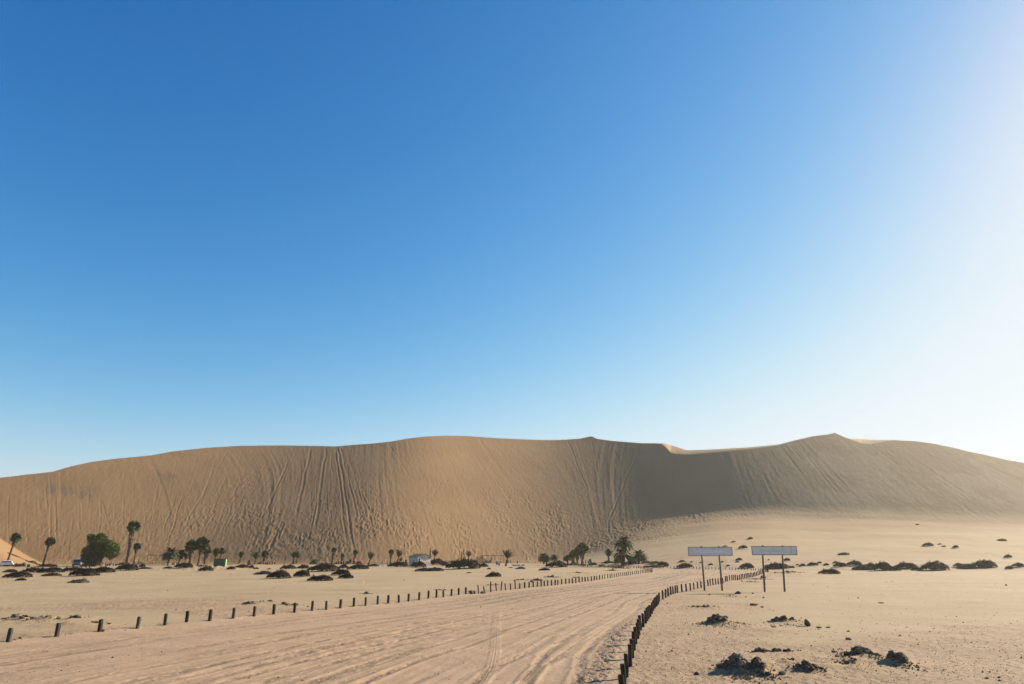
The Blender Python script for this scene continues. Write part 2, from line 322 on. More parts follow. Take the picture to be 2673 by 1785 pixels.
# shrubs on their hummocks: centre x, base y, width, height (px), kind, label
SHRUBS = [
 (30,1509,66,19,0,'broad dark rounded shrub at the left edge of the sand flat'),
 (48,1516,26,7,1,'small flat shrub just in front of the broad one at the left edge'),
 (18,1494,36,8,1,'low brown shrub cut by the left edge above the broad shrub'),
 (74,1495,44,13,1,'ragged low shrub between the left edge mound and the long dark mound'),
 (118,1496,66,16,0,'long dark humped shrub below the leaning second palm'),
 (112,1481,52,9,1,'low brown shrub at the foot of the second palm'),
 (47,1479,24,7,1,'small brown shrub beside the green bins at far left'),
 (77,1469,24,8,2,'small green shrub on the orange sand lobe behind the bins'),
 (20,1477,40,6,1,'flat brown shrub in front of the white car'),
 (125,1504,46,10,1,'thin scrubby shrub between two dark mounds'),
 (180,1492,50,12,0,'dark shrub mound right in front of the parked minibus'),
 (205,1505,76,25,0,'largest dark shrub mound in front of the big tree'),
 (256,1496,60,18,0,'dark shrub mound at the foot of the big tree to its right'),
 (216,1480,22,7,1,'small round shrub between minibus and big tree'),
 (194,1523,56,13,3,'grey brown twiggy shrub alone nearest on the left flat'),
 (320,1491,58,17,0,'dark shrub mound below the tallest palm'),
 (315,1476,36,9,2,'low green shrub at the foot of the tallest palm'),
 (368,1481,16,8,1,'small dark shrub near the left corner of the left shade frame'),
 (372,1486,34,5,1,'flat brown shrub under the left shade frame'),
 (434,1485,26,7,1,'low shrub below the leftmost feather palm'),
 (471,1488,48,15,0,'dark shrub below the second feather palm'),
 (516,1485,44,9,1,'low brown shrub left of the green shed'),
 (532,1491,36,14,1,'slanting brushy shrub at the lower left of the green shed'),
 (600,1488,22,8,0,'small black shrub just right of the green shed'),
 (626,1483,40,10,0,'lumpy dark shrub right of the green shed'),
 (655,1484,12,11,1,'upright clump at the right end of the lumpy shrub'),
 (666,1486,14,5,1,'tiny shrub below the conical stump'),
 (700,1486,12,3,1,'tiny flat shrub between conical stump and twin palms'),
 (748,1486,40,12,0,'smooth dark shrub mound below the picnic tables'),
 (788,1485,32,12,0,'dark mound left of the widest shrub'),
 (836,1494,82,24,0,'widest bushy dark shrub mound in the middle left'),
 (720,1512,62,22,0,'black wind shaped shrub sloping down to the left, middle left'),
 (682,1500,44,9,1,'low shrub left of the black wind shaped one'),
 (783,1507,42,18,0,'round dark shrub between the wind shaped one and the widest'),
 (830,1517,64,16,0,'dark shrub nearest the camera in the middle left group'),
 (886,1503,48,18,0,'black shrub right below the widest mound'),
 (899,1511,40,13,0,'dark shrub at the right end of the middle left group'),
 (894,1484,26,11,0,'smooth mound above the middle left group'),
 (930,1487,54,15,0,'dark spiky shrub right of the smooth mound'),
 (1036,1481,54,13,0,'dark low mound below the windblown palm left of the white hut'),
 (1090,1482,40,16,0,'dark shrub mound in front of the white hut'),
 (1104,1492,46,9,1,'straggly shrub lying in front of the white hut'),
 (1131,1492,50,11,0,'dark straggly shrub right of the hut path'),
 (1137,1476,46,16,0,'brown shrub mound right of the white hut'),
 (1160,1478,20,13,1,'small shrub beside the mound right of the hut'),
 (1206,1487,88,25,0,'long arched dark shrub dune below the split palm'),
 (1258,1481,32,10,0,'flat topped dark hedge shrub left of the right shade frame'),
 (1288,1506,40,14,0,'solitary lumpy black shrub in the middle of the flat'),
 (1421,1490,30,8,0,'low dark shrub lapping the left foot of the big round mound'),
 (1454,1482,56,17,0,'big round dark mound below the pair of young palms'),
 (1498,1477,34,9,2,'green shrub under the leaning palm group'),
 (1521,1477,18,4,1,'flat shrub right of the palm group'),
 (1548,1476,26,7,0,'dark shrub below the blue water tank'),
 (1588,1473,32,8,0,'round shrub at the foot of the palm left of the great palm'),
 (1613,1473,26,9,0,'shrub at the left foot of the great date palm'),
 (1571,1478,18,5,1,'little shrub in front of the palm left of the great palm'),
 (1646,1477,44,10,0,'dark shrub in front of the dark green box'),
 (1690,1473,34,8,2,'greenish shrub right of the dark green box'),
 (1712,1474,30,8,2,'greenish shrub left of the round shrub by the road'),
 (1732,1480,32,14,0,'round dark shrub standing at the far post row'),
 (1689,1481,18,5,1,'small shrub before the far post row left part'),
 (1708,1480,22,5,1,'small shrub touching the round shrub at the far row'),
 (1790,1482,40,13,0,'domed dark shrub left of the first sign pole'),
 (1782,1468,18,5,1,'small shrub up the slope left of the left signboard'),
 (1806,1468,8,3,1,'tiny round shrub below the left signboard'),
 (1830,1470,8,3,1,'tiny shrub just left of the left sign pole'),
 (1856,1475,12,4,1,'tiny shrub between the poles of the left sign'),
 (1886,1469,10,4,1,'tiny shrub right of the second pole of the left sign'),
 (1902,1478,10,4,1,'tiny shrub right of the left sign, near the far posts'),
 (1894,1427,14,3,1,'flat shrub seen just over the top of the left signboard'),
 (1916,1416,12,4,1,'small dark shrub high on the sand between the signs'),
 (1960,1408,13,5,1,'highest small shrub on the sand slope between the signs'),
 (1942,1433,24,9,0,'dark shrub between the two signboards'),
 (1931,1464,17,7,0,'grey round shrub below the gap between the signs'),
 (1926,1469,12,4,2,'low green shrub in the gap between the signs'),
 (1953,1484,36,13,0,'pointed dark shrub left of the right sign'),
 (2005,1479,16,5,2,'grey green tuft beside the third sign pole'),
 (2036,1486,66,16,0,'large spreading shrub behind the right sign poles'),
 (2056,1465,18,8,0,'grey rounded shrub just right of the last sign pole'),
 (2068,1484,20,7,1,'ragged end of shrubbery right of the last sign pole'),
 (2008,1463,6,3,1,'tiny tuft between the poles of the right sign'),
 (2083,1476,7,3,1,'tiny tuft right of the large spreading shrub'),
 (2097,1480,18,8,0,'small dark shrub, first in the right hand row'),
 (2125,1478,28,9,0,'flat dark shrub, second in the right hand row'),
 (2141,1471,12,5,1,'small grey shrub behind the second of the right row'),
 (2159,1477,14,6,0,'little dark shrub, third in the right hand row'),
 (2183,1471,14,6,0,'little shrub above the third of the right row'),
 (2207,1450,30,6,1,'dry shrub alone on the sand above the right hand row'),
 (2172,1500,52,14,0,'wind shaped black shrub alone in front of the right row'),
 (2200,1483,38,13,0,'dark shrub at the left of the long right hedge'),
 (2236,1480,38,15,0,'taller tufted shrub of the long right hedge'),
 (2262,1489,54,14,0,'front shrub of the long right hedge'),
 (2276,1482,20,10,1,'brownish tuft behind the front hedge shrub'),
 (2312,1491,52,22,0,'broad brown shrub in the middle of the right hedge'),
 (2340,1491,34,13,0,'low dark shrub in front of the right hedge end'),
 (2374,1486,56,18,0,'bushy shrub at the right end of the long hedge'),
 (2397,1490,26,8,1,'straggling shrub tip right of the long hedge'),
 (2454,1491,72,24,0,'largest smooth black shrub mound on the right'),
 (2508,1482,26,11,0,'small shrub touching the largest right mound'),
 (2534,1485,48,11,0,'low shrub in the gap of the far right hedge'),
 (2582,1484,70,21,0,'tall spiky shrub of the far right hedge'),
 (2639,1486,20,8,1,'small ragged shrub near the right edge'),
 (2665,1483,30,12,0,'dark shrub cut off by the right edge'),
 (2428,1427,27,9,0,'dark shrub alone high on the right sand slope'),
 (2455,1422,10,4,1,'small tuft right of the shrub high on the slope'),
 (2466,1428,11,4,1,'small low tuft below the right slope shrubs'),
 (2498,1431,16,7,0,'dome shrub right of the pair of tufts on the slope'),
 (2620,1412,24,5,1,'flat shrub on the bright sand rim at far right'),
 (2636,1457,20,9,0,'grey dome shrub on the slope near the right edge'),
 (2396,1370,9,3,1,'tiny reddish tuft at the foot of the right slip face'),
 (1224,1496,14,3,1,'tiny flat bush on the sand below the arched shrub'),
 (1276,1487,10,4,1,'tiny bush right below the shade frame'),
 (1358,1486,26,6,1,'ragged shrub below the row of white stones'),
 (1333,1483,12,3,2,'small green tuft below the windblown palm by the frame'),
 (970,1479,34,7,1,'low dead brush under the crooked palm'),
]
SH = []
for i, (px, py, wd, ht, kd, lab) in enumerate(SHRUBS):
    x, y = place(px, py); s = mpp(y, bil(Zbase, x, y)); SH.append((x, y, wd * s, ht * s, kd, lab))

# rock heaps: centre px, base py, width px, depth m, count, size range m, heap height m, label
HEAPS = [
 (1942,1764,72,1.5,64,.11,.32,.40,'jagged rock of the largest heap at the bottom'),
 (1998,1766,44,1.0,26,.10,.28,.30,'rock of the small heap beside the largest heap'),
 (2112,1758,84,.4,12,.14,.36,.16,'smooth boulder of the clump below the sand hollow'),
 (2280,1732,70,1.8,50,.10,.28,.30,'rock of the heap right of the stone ring'),
 (2364,1748,66,.9,18,.12,.36,.22,'dark rock lying right of the right hand heap'),
 (2020,1705,100,.25,8,.12,.26,.0,'stone in the curved line behind the sand hollow'),
 (2240,1752,90,1.6,18,.05,.14,.0,'stone between boulder clump and right heap'),
 (2075,1738,60,1.0,8,.06,.16,.0,'small dark stone near the middle of the ring'),
 (1882,1636,92,1.4,54,.10,.28,.28,'rough rock of the heap below the left sign'),
 (1935,1634,70,1.4,20,.06,.15,.05,'small rubble stone right of the middle heap'),
 (2050,1625,72,.7,26,.12,.30,.18,'rock in the row left of the standing stone'),
 (2075,1636,120,1.5,14,.06,.14,.0,'small stone scattered around the standing stone'),
 (1842,1587,90,1.6,26,.08,.24,.04,'stone in the low scatter below the left sign'),
 (1920,1560,60,2.5,10,.08,.20,.0,'small stone on the flat between the two signs'),
 (28,1622,60,.8,10,.14,.40,.06,'brown stone of the rubble ring at the far left'),
 (75,1628,120,1.6,20,.08,.30,.0,'small stone in the rubble ring at the far left'),
 (180,1624,36,.8,8,.10,.34,.05,'stone of the little rubble patch left of the third post'),
 (235,1634,60,.8,8,.08,.26,.0,'stone beside the third post of the left row'),
 (648,1581,40,.9,14,.12,.32,.06,'dark stone in the rubble left of the ninth post'),
 (690,1577,60,.8,12,.08,.22,.0,'small stone in the rubble behind the left post row'),
 (758,1583,46,.7,8,.10,.28,.0,'stone right of the pointed rock behind the post row'),
 (955,1553,30,.8,6,.12,.34,.02,'stone behind the middle posts of the left row'),
 (1150,1541,60,1.2,8,.12,.30,.0,'stone on the sand behind the middle of the left row'),
 (1362,1517,44,1.2,12,.18,.40,.06,'dark stone in the line behind the short posts'),
 (1405,1518,36,1.2,10,.18,.46,.08,'dark stone at the right of the line behind the short posts'),
 (1280,1528,60,1.0,10,.12,.30,.0,'rubble stone by the tall posts of the left row'),
 (1444,1506,40,1.5,14,.2,.5,.1,'stone of the heap behind the right part of the left row'),
 (1512,1499,36,1.6,12,.2,.5,.1,'stone of the grey rubble bank inside the bend'),
 (1596,1489,36,2.0,12,.2,.6,.1,'dark stone inside the hairpin of posts'),
 (1622,1485,50,2.6,26,.25,.8,.3,'big dark rock of the pile inside the hairpin of posts'),
 (1505,1508,30,1.2,8,.14,.34,.0,'small stone just behind the left row near the bend'),
 (2070,1494,50,2.2,24,.2,.55,.15,'dark stone of the pile behind the last sign pole'),
 (2045,1500,60,2.2,14,.15,.4,.0,'dark stone beside the bend right of the post row'),
 (1985,1512,70,3.0,22,.12,.32,.05,'stone on the gravel bank right of the far post row'),
 (1965,1521,80,2.5,16,.10,.26,.0,'stone on the gravel bank between the signs'),
 (1612,1655,8,.5,3,.06,.12,.0,'clod on the berm beside the road'),
]
MOUND = [(2115,1748,2.6,1.5,.16),(1935,1640,1.8,1.4,.14),(1950,1762,1.1,.8,.10),(2300,1742,1.9,1.2,.14),(2090,1628,1.7,1.3,.12),(1880,1634,1.4,1.2,.10),
         (80,1626,3.2,1.8,.20),(170,1640,2.0,.8,.18),(1850,1587,2.6,1.6,.12),(690,1580,4,1.6,.14),(1280,1545,3,1,.1),(1370,1518,4,1.6,.12),(1500,1500,8,4,.2),(1640,1487,9,4,.3),
         (500,1488,9,4,.5),(560,1487,6,3,.5),(2040,1500,10,5,.3),(1950,1520,8,4,.15)]

# ------------------------------------------------------------------ ground relief and the road bed
near = (RR < 260)
iN = int(np.searchsorted(R_, 262))
Xn, Yn, Tn = X[:iN], Y[:iN], T[:iN]
G = .09 * fbm(Xn / 21, Yn / 17, 71, 3) + .015 * fbm(Xn / 2.6, Yn / 1.6, 72, 2)
flatm = (Zbase[:iN] < .02)
for (x, y, wd, ht, kd, lab) in SH:
    a = max(wd * .62, .6); b = max(wd * .5, .8); h = ht * .16
    if y > 262: continue
    i0, i1 = np.searchsorted(R_, [math.hypot(x, y) - 3 * b - 1, math.hypot(x, y) + 3 * b + 1]); i0 = max(i0, 0); i1 = min(i1, iN)
    c0, c1 = np.searchsorted(PHI, [math.atan2(x - 3 * a, y), math.atan2(x + 3 * a, y)])
    dx = Xn[i0:i1, c0:c1] - x - .25 * a; dy = Yn[i0:i1, c0:c1] - y - b * .7
    G[i0:i1, c0:c1] = np.maximum(G[i0:i1, c0:c1], h * np.exp(-(dx / a) ** 2 - (dy / b) ** 2) + G[i0:i1, c0:c1] * .5)
for (px, py, a, b, h) in MOUND:
    x, y = flat(px, py)
    e = np.exp(-((Xn - x) / a) ** 2 - ((Yn - y - b * .5) / b) ** 2)
    G += h * e * (1 + .35 * fbm(Xn / .7, Yn / .5, 77, 2))
for (px, py, wpx, dm, n_, s0_, s1_, hh_, lb_) in HEAPS:            # sand banked up under the heaps
    if hh_ < .12: continue
    x, y = flat(px, py); a = wpx * mpp(y) * .36; b = dm * .42
    G += hh_ * .62 * np.exp(-((Xn - x) / a) ** 2 - ((Yn - y - dm * .5) / b) ** 2)
# the smooth hollow in the bottom stone ring
x, y = flat(2120, 1728); G -= .10 * np.exp(-((Xn - x) / 1.6) ** 2 - ((Yn - y) / .7) ** 2)
dL, sL = poly_dist(Xn, Yn, LEFTs, True); dR = poly_dist(Xn, Yn, RIGHTs)
inside = in_poly(Xn, Yn, ROADPOLY)
iN_full = iN
rd = np.minimum(dL, dR)
edge = sstep(0, 1.2, rd) * inside
# gravelly ground: rough skin, varying by place
lev = fbm(Xn / 15 + 3, Yn / 11, 81, 3)
clay = sstep(-.15, .25, lev + np.where(Tn > .22, .35, 0) * sstep(38, 52, Yn) + .5 * sstep(.30, .42, Tn) * sstep(30, 45, Yn) + .9 * (1 - sstep(-.12, .06, Tn)) * sstep(52, 72, Yn) - .7 * (1 - sstep(26, 42, Yn)))
clay = clay * (1 - inside) * (1 - np.exp(-(np.minimum(dR, 30) / 5.0) ** 2) * .9)
skin = fbm(Xn / .22, Yn / .26, 83, 2, .7); skin2 = fbm(Xn / .75, Yn / .8, 85, 2)
fadeN = 1 - sstep(60, 120, Yn)
G += (1 - inside) * (1 - clay) * (.016 * skin * fadeN + .009 * skin2)
G += (1 - inside) * clay * (.006 * fbm(Xn / 1.4, Yn / .5, 86, 2))
# faint level wind lines on the clay pan
G += (1 - inside) * clay * (-.018) * sstep(.55, .8, fbm(Xn / 6, Yn / .55, 88, 2))
# the road
Wd = dL + dR
a_ = dL / np.maximum(Wd, .1)
road = np.zeros_like(Xn)
road += -.05 * edge
road += edge * (.005 * fbm(Xn / 1.1, Yn / 1.1, 91, 2) + .005 * fbm(Xn / .18, Yn / .2, 92, 2) * fadeN)
lat = a_ * np.minimum(Wd, 26)
swave = fbm(sL / 14, a_ * 2, 93, 2)
road += edge * .007 * fbm(lat / .55 + .6 * swave, sL / 26, 94, 3, .65)
rutm = np.zeros_like(Xn)
trk = np.random.default_rng(11)
for c_ in [.07, .13, .155, .22, .255, .31, .36, .395, .45, .5, .545, .58, .62, .66, .70, .745, .79, .83, .88, .91]:
    w0 = trk.uniform(-.02, .02); sc = trk.uniform(8, 22); sd = int(trk.integers(1000))
    bwid = trk.uniform(.16, .42) * (1.15 if c_ < .5 else .75)
    strength = np.clip(.5 + .7 * vnoise(sL / 11, sL * 0 + sd, sd), 0, 1) * trk.uniform(.5, 1.0)
    wander = .045 * vnoise(sL / 40, sL * 0 + sd, sd + 1) + .010 * vnoise(sL / 7, sL * 0, sd + 2)
    for off in (-.75, .75):
        d = (a_ - c_ - w0 - wander) * np.minimum(Wd, 26) + off
        tread = 1 + .55 * fbm(lat / .08, sL / .16, sd + 3, 1) * fadeN
        rutm += edge * strength * np.exp(-(d / bwid) ** 2) * np.clip(.55 + .9 * fbm(lat / .12, sL / .5, sd + 5, 2), 0, 1.3)
        road += edge * strength * .012 * np.exp(-(d / bwid) ** 2) * fbm(Xn / .16, Yn / .24, sd + 7, 2)
        road += edge * strength * .034 * (-np.exp(-(d / .15) ** 2) * tread + .7 * np.exp(-((np.abs(d) - .30) / .10) ** 2))
# churned middle
ch = np.exp(-((a_ - .56) / .10) ** 2) * sstep(25, 31, Yn) * (1 - sstep(46, 60, Yn)) + np.exp(-((a_ - .45) / .07) ** 2) * sstep(75, 90, Yn) * (1 - sstep(120, 140, Yn))
road += edge * ch * .011 * fbm(Xn / .22, Yn / .32, 95, 2, .6)
# one fresh tyre track crossing the others
def track(pts, wdt, dep):
    global road
    pp = np.array([flat(*p) for p in pts]); fine = []
    for k in range(len(pp) - 1):
        for t in np.linspace(0, 1, 5, endpoint=False): fine.append(pp[k] * (1 - t) + pp[k + 1] * t)
    fine = np.array(fine); x0, x1 = pp[:, 0].min() - 1, pp[:, 0].max() + 1; y0, y1 = pp[:, 1].min() - 1, pp[:, 1].max() + 1
    m = (Xn > x0) & (Xn < x1) & (Yn > y0) & (Yn < y1)
    d, s = poly_dist(Xn[m], Yn[m], fine, True)
    prof = 1 - sstep(wdt * .8, wdt, d)
    road[m] = road[m] * (1 - .5 * prof) - dep * prof * (1 + .35 * np.cos(d / wdt * 9) + .25 * np.sin(s / .10 * 1.0)) + dep * .8 * np.exp(-((d - wdt * 1.15) / .06) ** 2)
track([(1299,1588),(1294,1630),(1294,1665),(1292,1700),(1284,1735),(1264,1765),(1240,1795),(1215,1822)], .17, .014)
0 and track([(1170,1610),(1135,1640),(1110,1668),(1090,1690),(1070,1722),(1060,1760),(1040,1800)], .15, .005)
track([(1706,1563),(1640,1592),(1560,1640),(1480,1690),(1400,1745),(1330,1800)], .14, .018)
track([(1703,1560),(1660,1578),(1580,1622),(1500,1670),(1420,1722),(1350,1785),(1330,1820)], .11, .012)
track([(0,1678+32),(100,1694),(200,1682),(300,1672),(400,1662)], .10, .012)
G = G + road * inside
# shoulder: small lip just behind the left posts, a clumpy berm before the right posts
lip = np.exp(-((dL - .25) / .22) ** 2) * (1 - inside)
G += .05 * lip * (1 + .6 * fbm(sL / .9, dL / .4, 96, 2))
berm = np.exp(-((dR - 1.05) / .50) ** 2) * inside * sstep(14, 20, Yn) * (1 - sstep(40, 52, Yn)) * (dL > dR)
berm2 = berm * (1 + 1.0 * fbm(Xn / .17, Yn / .28, 97, 3, .6))
G += .038 * np.maximum(berm2, 0)
G -= .03 * np.exp(-((dR - .35) / .3) ** 2) * inside * (dL > dR)
Z[:iN] += G * np.where(flatm, 1, 1 - sstep(.02, 1.0, Zbase[:iN])) 
sel = ~flatm
gs = np.zeros_like(G)
for (x, y, wd, ht, kd, lab) in SH:                                # hummocks under the shrubs on the slope
    if bil(Zbase, x, y) > .3 and y < 260:
        gs += ht * .3 * np.exp(-((Xn - x) / max(wd * .6, .6)) ** 2 - ((Yn - y) / max(wd * .5, .8)) ** 2)
Z[:iN] += gs
Zh = lambda x, y: bil(Z, x, y)

# ------------------------------------------------------------------ procedural materials
def mat(name, rough=0.9):
    m = bpy.data.materials.new(name); m.use_nodes = True
    b = m.node_tree.nodes['Principled BSDF']; b.inputs['Roughness'].default_value = rough
    b.inputs['Specular IOR Level'].default_value = 0.2
    return m, m.node_tree, b
def nz(t, scale, detail=4, rough=.55, vec=None, dist=0):
    n = t.nodes.new('ShaderNodeTexNoise'); n.inputs['Scale'].default_value = scale; n.inputs['Detail'].default_value = detail
    n.inputs['Roughness'].default_value = rough; n.inputs['Distortion'].default_value = dist
    if vec is not None: t.links.new(vec, n.inputs['Vector'])
    return n.outputs['Fac']
def ramp(t, fac, stops):
    r = t.nodes.new('ShaderNodeValToRGB'); e = r.color_ramp.elements
    while len(e) < len(stops): e.new(.5)
    for k, (p, c) in enumerate(stops): e[k].position = p; e[k].color = (*c, 1)
    t.links.new(fac, r.inputs[0]); return r.outputs[0]
def mix(t, fac, a, b, mode='MIX'):
    n = t.nodes.new('ShaderNodeMix'); n.data_type = 'RGBA'; n.blend_type = mode
    for s, v in ((n.inputs[0], fac), (n.inputs[6], a), (n.inputs[7], b)):
        if isinstance(v, (int, float)): s.default_value = v
        elif isinstance(v, tuple): s.default_value = (*v, 1)
        else: t.links.new(v, s)
    return n.outputs[2]
def mrange(t, v, a, b, c=0, d=1):
    n = t.nodes.new('ShaderNodeMapRange'); t.links.new(v, n.inputs[0])
    for k, q_ in zip((1, 2, 3, 4), (a, b, c, d)): n.inputs[k].default_value = q_
    return n.outputs[0]
def bump(t, h, b, strength, dist):
    n = t.nodes.new('ShaderNodeBump'); n.inputs['Strength'].default_value = strength; n.inputs['Distance'].default_value = dist
    t.links.new(h, n.inputs['Height']); t.links.new(n.outputs[0], b.inputs['Normal']); return n
def pos(t, sx=1, sy=1, sz=1):
    g = t.nodes.new('ShaderNodeNewGeometry'); m = t.nodes.new('ShaderNodeMapping'); m.inputs['Scale'].default_value = (sx, sy, sz)
    t.links.new(g.outputs['Position'], m.inputs['Vector']); return m.outputs[0]
def objc(t):
    c = t.nodes.new('ShaderNodeTexCoord'); return c.outputs['Object']
def attr(t, name):
    a = t.nodes.new('ShaderNodeAttribute'); a.attribute_name = name; return a.outputs['Fac']

M = {}
# sand of the dune: warm, with darker heavy-mineral stains
m, t, b = mat('dune_sand', .95); p_ = pos(t)
c = ramp(t, nz(t, .035, 5, .6, p_), [(.3, (.208, .120, .055)), (.5, (.235, .139, .065)), (.7, (.262, .158, .075))])
pale = mix(t, attr(t, 'pale'), c, (0.312, 0.220, 0.118))
streak = nz(t, 1.0, 5, .65, pos(t, .35, .05, .08))
c = mix(t, mrange(t, streak, .35, .7, 0, .22), pale, (0.213, 0.132, 0.061))
sx = mix(t, attr(t, 'stain'), c, (0.114, 0.088, 0.064))
sp_ = nz(t, 2.2, 3, .7, p_); c2 = mix(t, mrange(t, sp_, .35, .75, 0, .16), sx, (0.190, 0.124, 0.068))
t.links.new(c2, b.inputs['Base Color'])
bump(t, nz(t, 2.6, 4, .7, p_), b, .35, .12); M['dune'] = m
# ground: pinkish grit and pale clay
m, t, b = mat('desert_ground', .95); p_ = pos(t)
g1 = ramp(t, nz(t, .35, 6, .62, p_), [(.3, (0.228, 0.151, 0.088)), (.5, (0.262, 0.176, 0.105)), (.72, (0.304, 0.209, 0.128))])
k1 = ramp(t, nz(t, .12, 4, .5, p_), [(.3, (0.262, 0.191, 0.109)), (.7, (0.308, 0.228, 0.132))])
c = mix(t, attr(t, 'clay'), g1, k1)
lines = nz(t, 1.0, 4, .6, pos(t, .5, 3.2, 1)); c = mix(t, mrange(t, lines, .58, .72, 0, .28), c, (0.182, 0.121, 0.068))
grit = nz(t, 9, 3, .75, p_); gm = mrange(t, grit, .56, .68, 0, .55)
gmx = t.nodes.new('ShaderNodeMath'); gmx.operation = 'MULTIPLY'; inv = mrange(t, attr(t, 'clay'), 0, 1, 1, .25)
t.links.new(gm, gmx.inputs[0]); t.links.new(inv, gmx.inputs[1])
c = mix(t, gmx.outputs[0], c, (0.114, 0.073, 0.041))
c = mix(t, attr(t, 'soft'), c, (0.293, 0.198, 0.109))
t.links.new(c, b.inputs['Base Color'])
bump(t, nz(t, 11, 5, .75, p_), b, .6, .05); M['ground'] = m
# road: packed pinkish sand
m, t, b = mat('packed_sand', .93); p_ = pos(t)
c = ramp(t, nz(t, .5, 6, .65, p_), [(.3, (0.262, 0.176, 0.109)), (.5, (0.293, 0.198, 0.123)), (.7, (0.327, 0.224, 0.142))])
c = mix(t, attr(t, 'rut'), c, (.115, .076, .045))
grit = nz(t, 14, 3, .75, p_); c = mix(t, mrange(t, grit, .58, .70, 0, .4), c, (0.144, 0.096, 0.054))
t.links.new(c, b.inputs['Base Color'])
bump(t, nz(t, 16, 4, .75, p_), b, .5, .03); M['road'] = m

# ------------------------------------------------------------------ build the three sheets
V = np.stack([X, Y, Z], -1).reshape(-1, 3).astype(np.float32)
ii, jj = np.meshgrid(np.arange(NR - 1), np.arange(NC - 1), indexing='ij')
def quads(ii, jj, j2):
    a = ii * NC + jj; bq = ii * NC + j2; cq = (ii + 1) * NC + j2; dq = (ii + 1) * NC + jj
    return np.stack([a, dq, cq, bq], -1).reshape(-1, 4)
Q = quads(ii, jj, jj + 1)
iw = np.arange(NR - 1); Qw = quads(iw, np.full_like(iw, NC - 1), np.zeros_like(iw))
def full(a, fill=0.0):
    o = np.full(X.shape, fill, np.float32); o[:a.shape[0]] = a; return o
INS = full(inside.astype(np.float32)); CL = full(clay)
CL[iN:] = .6
DUNE = (((Y > Yfm - 6 + sstep(-.02, .16, T) * (Ya + .42 * (Yfm - Ya) - Yfm + 6)) | lobe_on) & fwd & (np.abs(PH) < radians(79)) & (Y > 150)).astype(np.float32)
DUNE[Z < -0.9] = 0
cls = np.where(DUNE > .5, 2, np.where(INS > .5, 1, 0)).reshape(-1)
fc = cls[Q[:, 0]]
soft = full(np.clip(sum(np.exp(-((Xn - flat(px, py)[0]) / (a * 1.1)) ** 2 - ((Yn - flat(px, py)[1] - b * .5) / (b * 1.1)) ** 2) for px, py, a, b, h in MOUND), 0, .8))
stain = np.zeros_like(X)
for (px, py, wx, wy, s_) in [(185,1283,55,12,.55),(215,1290,30,10,.5),(150,1287,22,10,.55),(240,1280,25,12,.35),(100,1300,40,5,.25),(440,1257,40,14,.3),(420,1245,25,12,.35),(470,1245,40,16,.2),(115,1245,30,7,.2),(290,1230,20,5,.3)]:
    x, y = to_face(px, py); mpx = mpp(y, 20)
    stain += s_ * np.exp(-((X - x) / (wx * mpx)) ** 2 - ((Y - y) / (wy * mpx * 1.7)) ** 2)
stain = np.clip(np.minimum(stain, .8) * (.25 * sstep(-.6, .6, fbm(q / 6, Y / 3, 102, 2)) + .9 * sstep(.05, .65, fbm(q / 1.1, Y / 3.5, 101, 4, .7))) * 1.5, 0, .8)
pale_a = (1 - sstep(.45, .9, u)) * sstep(0, .08, T) * (Y < Yfm) + .85 * sstep(.14, .42, T) * (1 - .35 * on_face) + .55 * on_face * sstep(.3, .48, T) * sstep(-.1, .5, fbm(q / 14, Y / 16, 103, 3))
rut = full(np.clip(rutm * 1.15 + ch * edge * .35 * sstep(0, .6, fbm(Xn / .4, Yn / .5, 95, 2)), 0, .8) * inside) + full(np.clip(berm2, 0, 1) * .55)
ATT = {'clay': CL, 'soft': soft, 'pale': np.clip(pale_a, 0, 1), 'stain': stain, 'rut': np.clip(rut, 0, .8)}
def sheet(name, k, material, attrs, extra=None):
    q_ = Q[fc == k]
    if extra is not None: q_ = np.vstack([q_, extra])
    idx, invr = np.unique(q_, return_inverse=True); invr = invr.reshape(-1, 4)
    me = bpy.data.meshes.new(name); nv, nf = len(idx), len(invr)
    me.vertices.add(nv); me.vertices.foreach_set('co', V[idx].ravel())
    me.loops.add(nf * 4); me.loops.foreach_set('vertex_index', invr.ravel().astype(np.int32))
    me.polygons.add(nf); me.polygons.foreach_set('loop_start', (np.arange(nf) * 4).astype(np.int32)); me.polygons.foreach_set('loop_total', np.full(nf, 4, np.int32))
    me.polygons.foreach_set('use_smooth', np.ones(nf, bool)); me.update(calc_edges=True)
    for a in attrs:
        at = me.attributes.new(a, 'FLOAT', 'POINT'); at.data.foreach_set('value', ATT[a].reshape(-1)[idx].astype(np.float32))
    me.materials.append(material); o = put(name, me); tag(o, kind='structure'); return o
sheet('ground', 0, M['ground'], ['clay', 'soft'], Qw)
sheet('road', 1, M['road'], ['rut'])
sheet('dune', 2, M['dune'], ['pale', 'stain'])

# ------------------------------------------------------------------ dusty air
def haze_box(dens=0.00014):
    me = bpy.data.meshes.new('haze'); xs, ys, zs = (-900, 900), (-60, 1150), (-3, 90)
    v = [(x, y, z) for x in xs for y in ys for z in zs]
    f = [(0, 1, 3, 2), (4, 6, 7, 5), (0, 4, 5, 1), (2, 3, 7, 6), (0, 2, 6, 4), (1, 5, 7, 3)]
    me.from_pydata(v, [], f); m = bpy.data.materials.new('dust_haze'); m.use_nodes = True; t = m.node_tree
    t.nodes.remove(t.nodes['Principled BSDF']); pv = t.nodes.new('ShaderNodeVolumePrincipled')
    pv.inputs['Color'].default_value = (.95, .88, .78, 1); pv.inputs['Density'].default_value = dens; pv.inputs['Anisotropy'].default_value = .5
    t.links.new(pv.outputs[0], t.nodes['Material Output'].inputs['Volume']); me.materials.append(m)
    o = put('haze', me); tag(o, kind='stuff'); return o
haze_box()

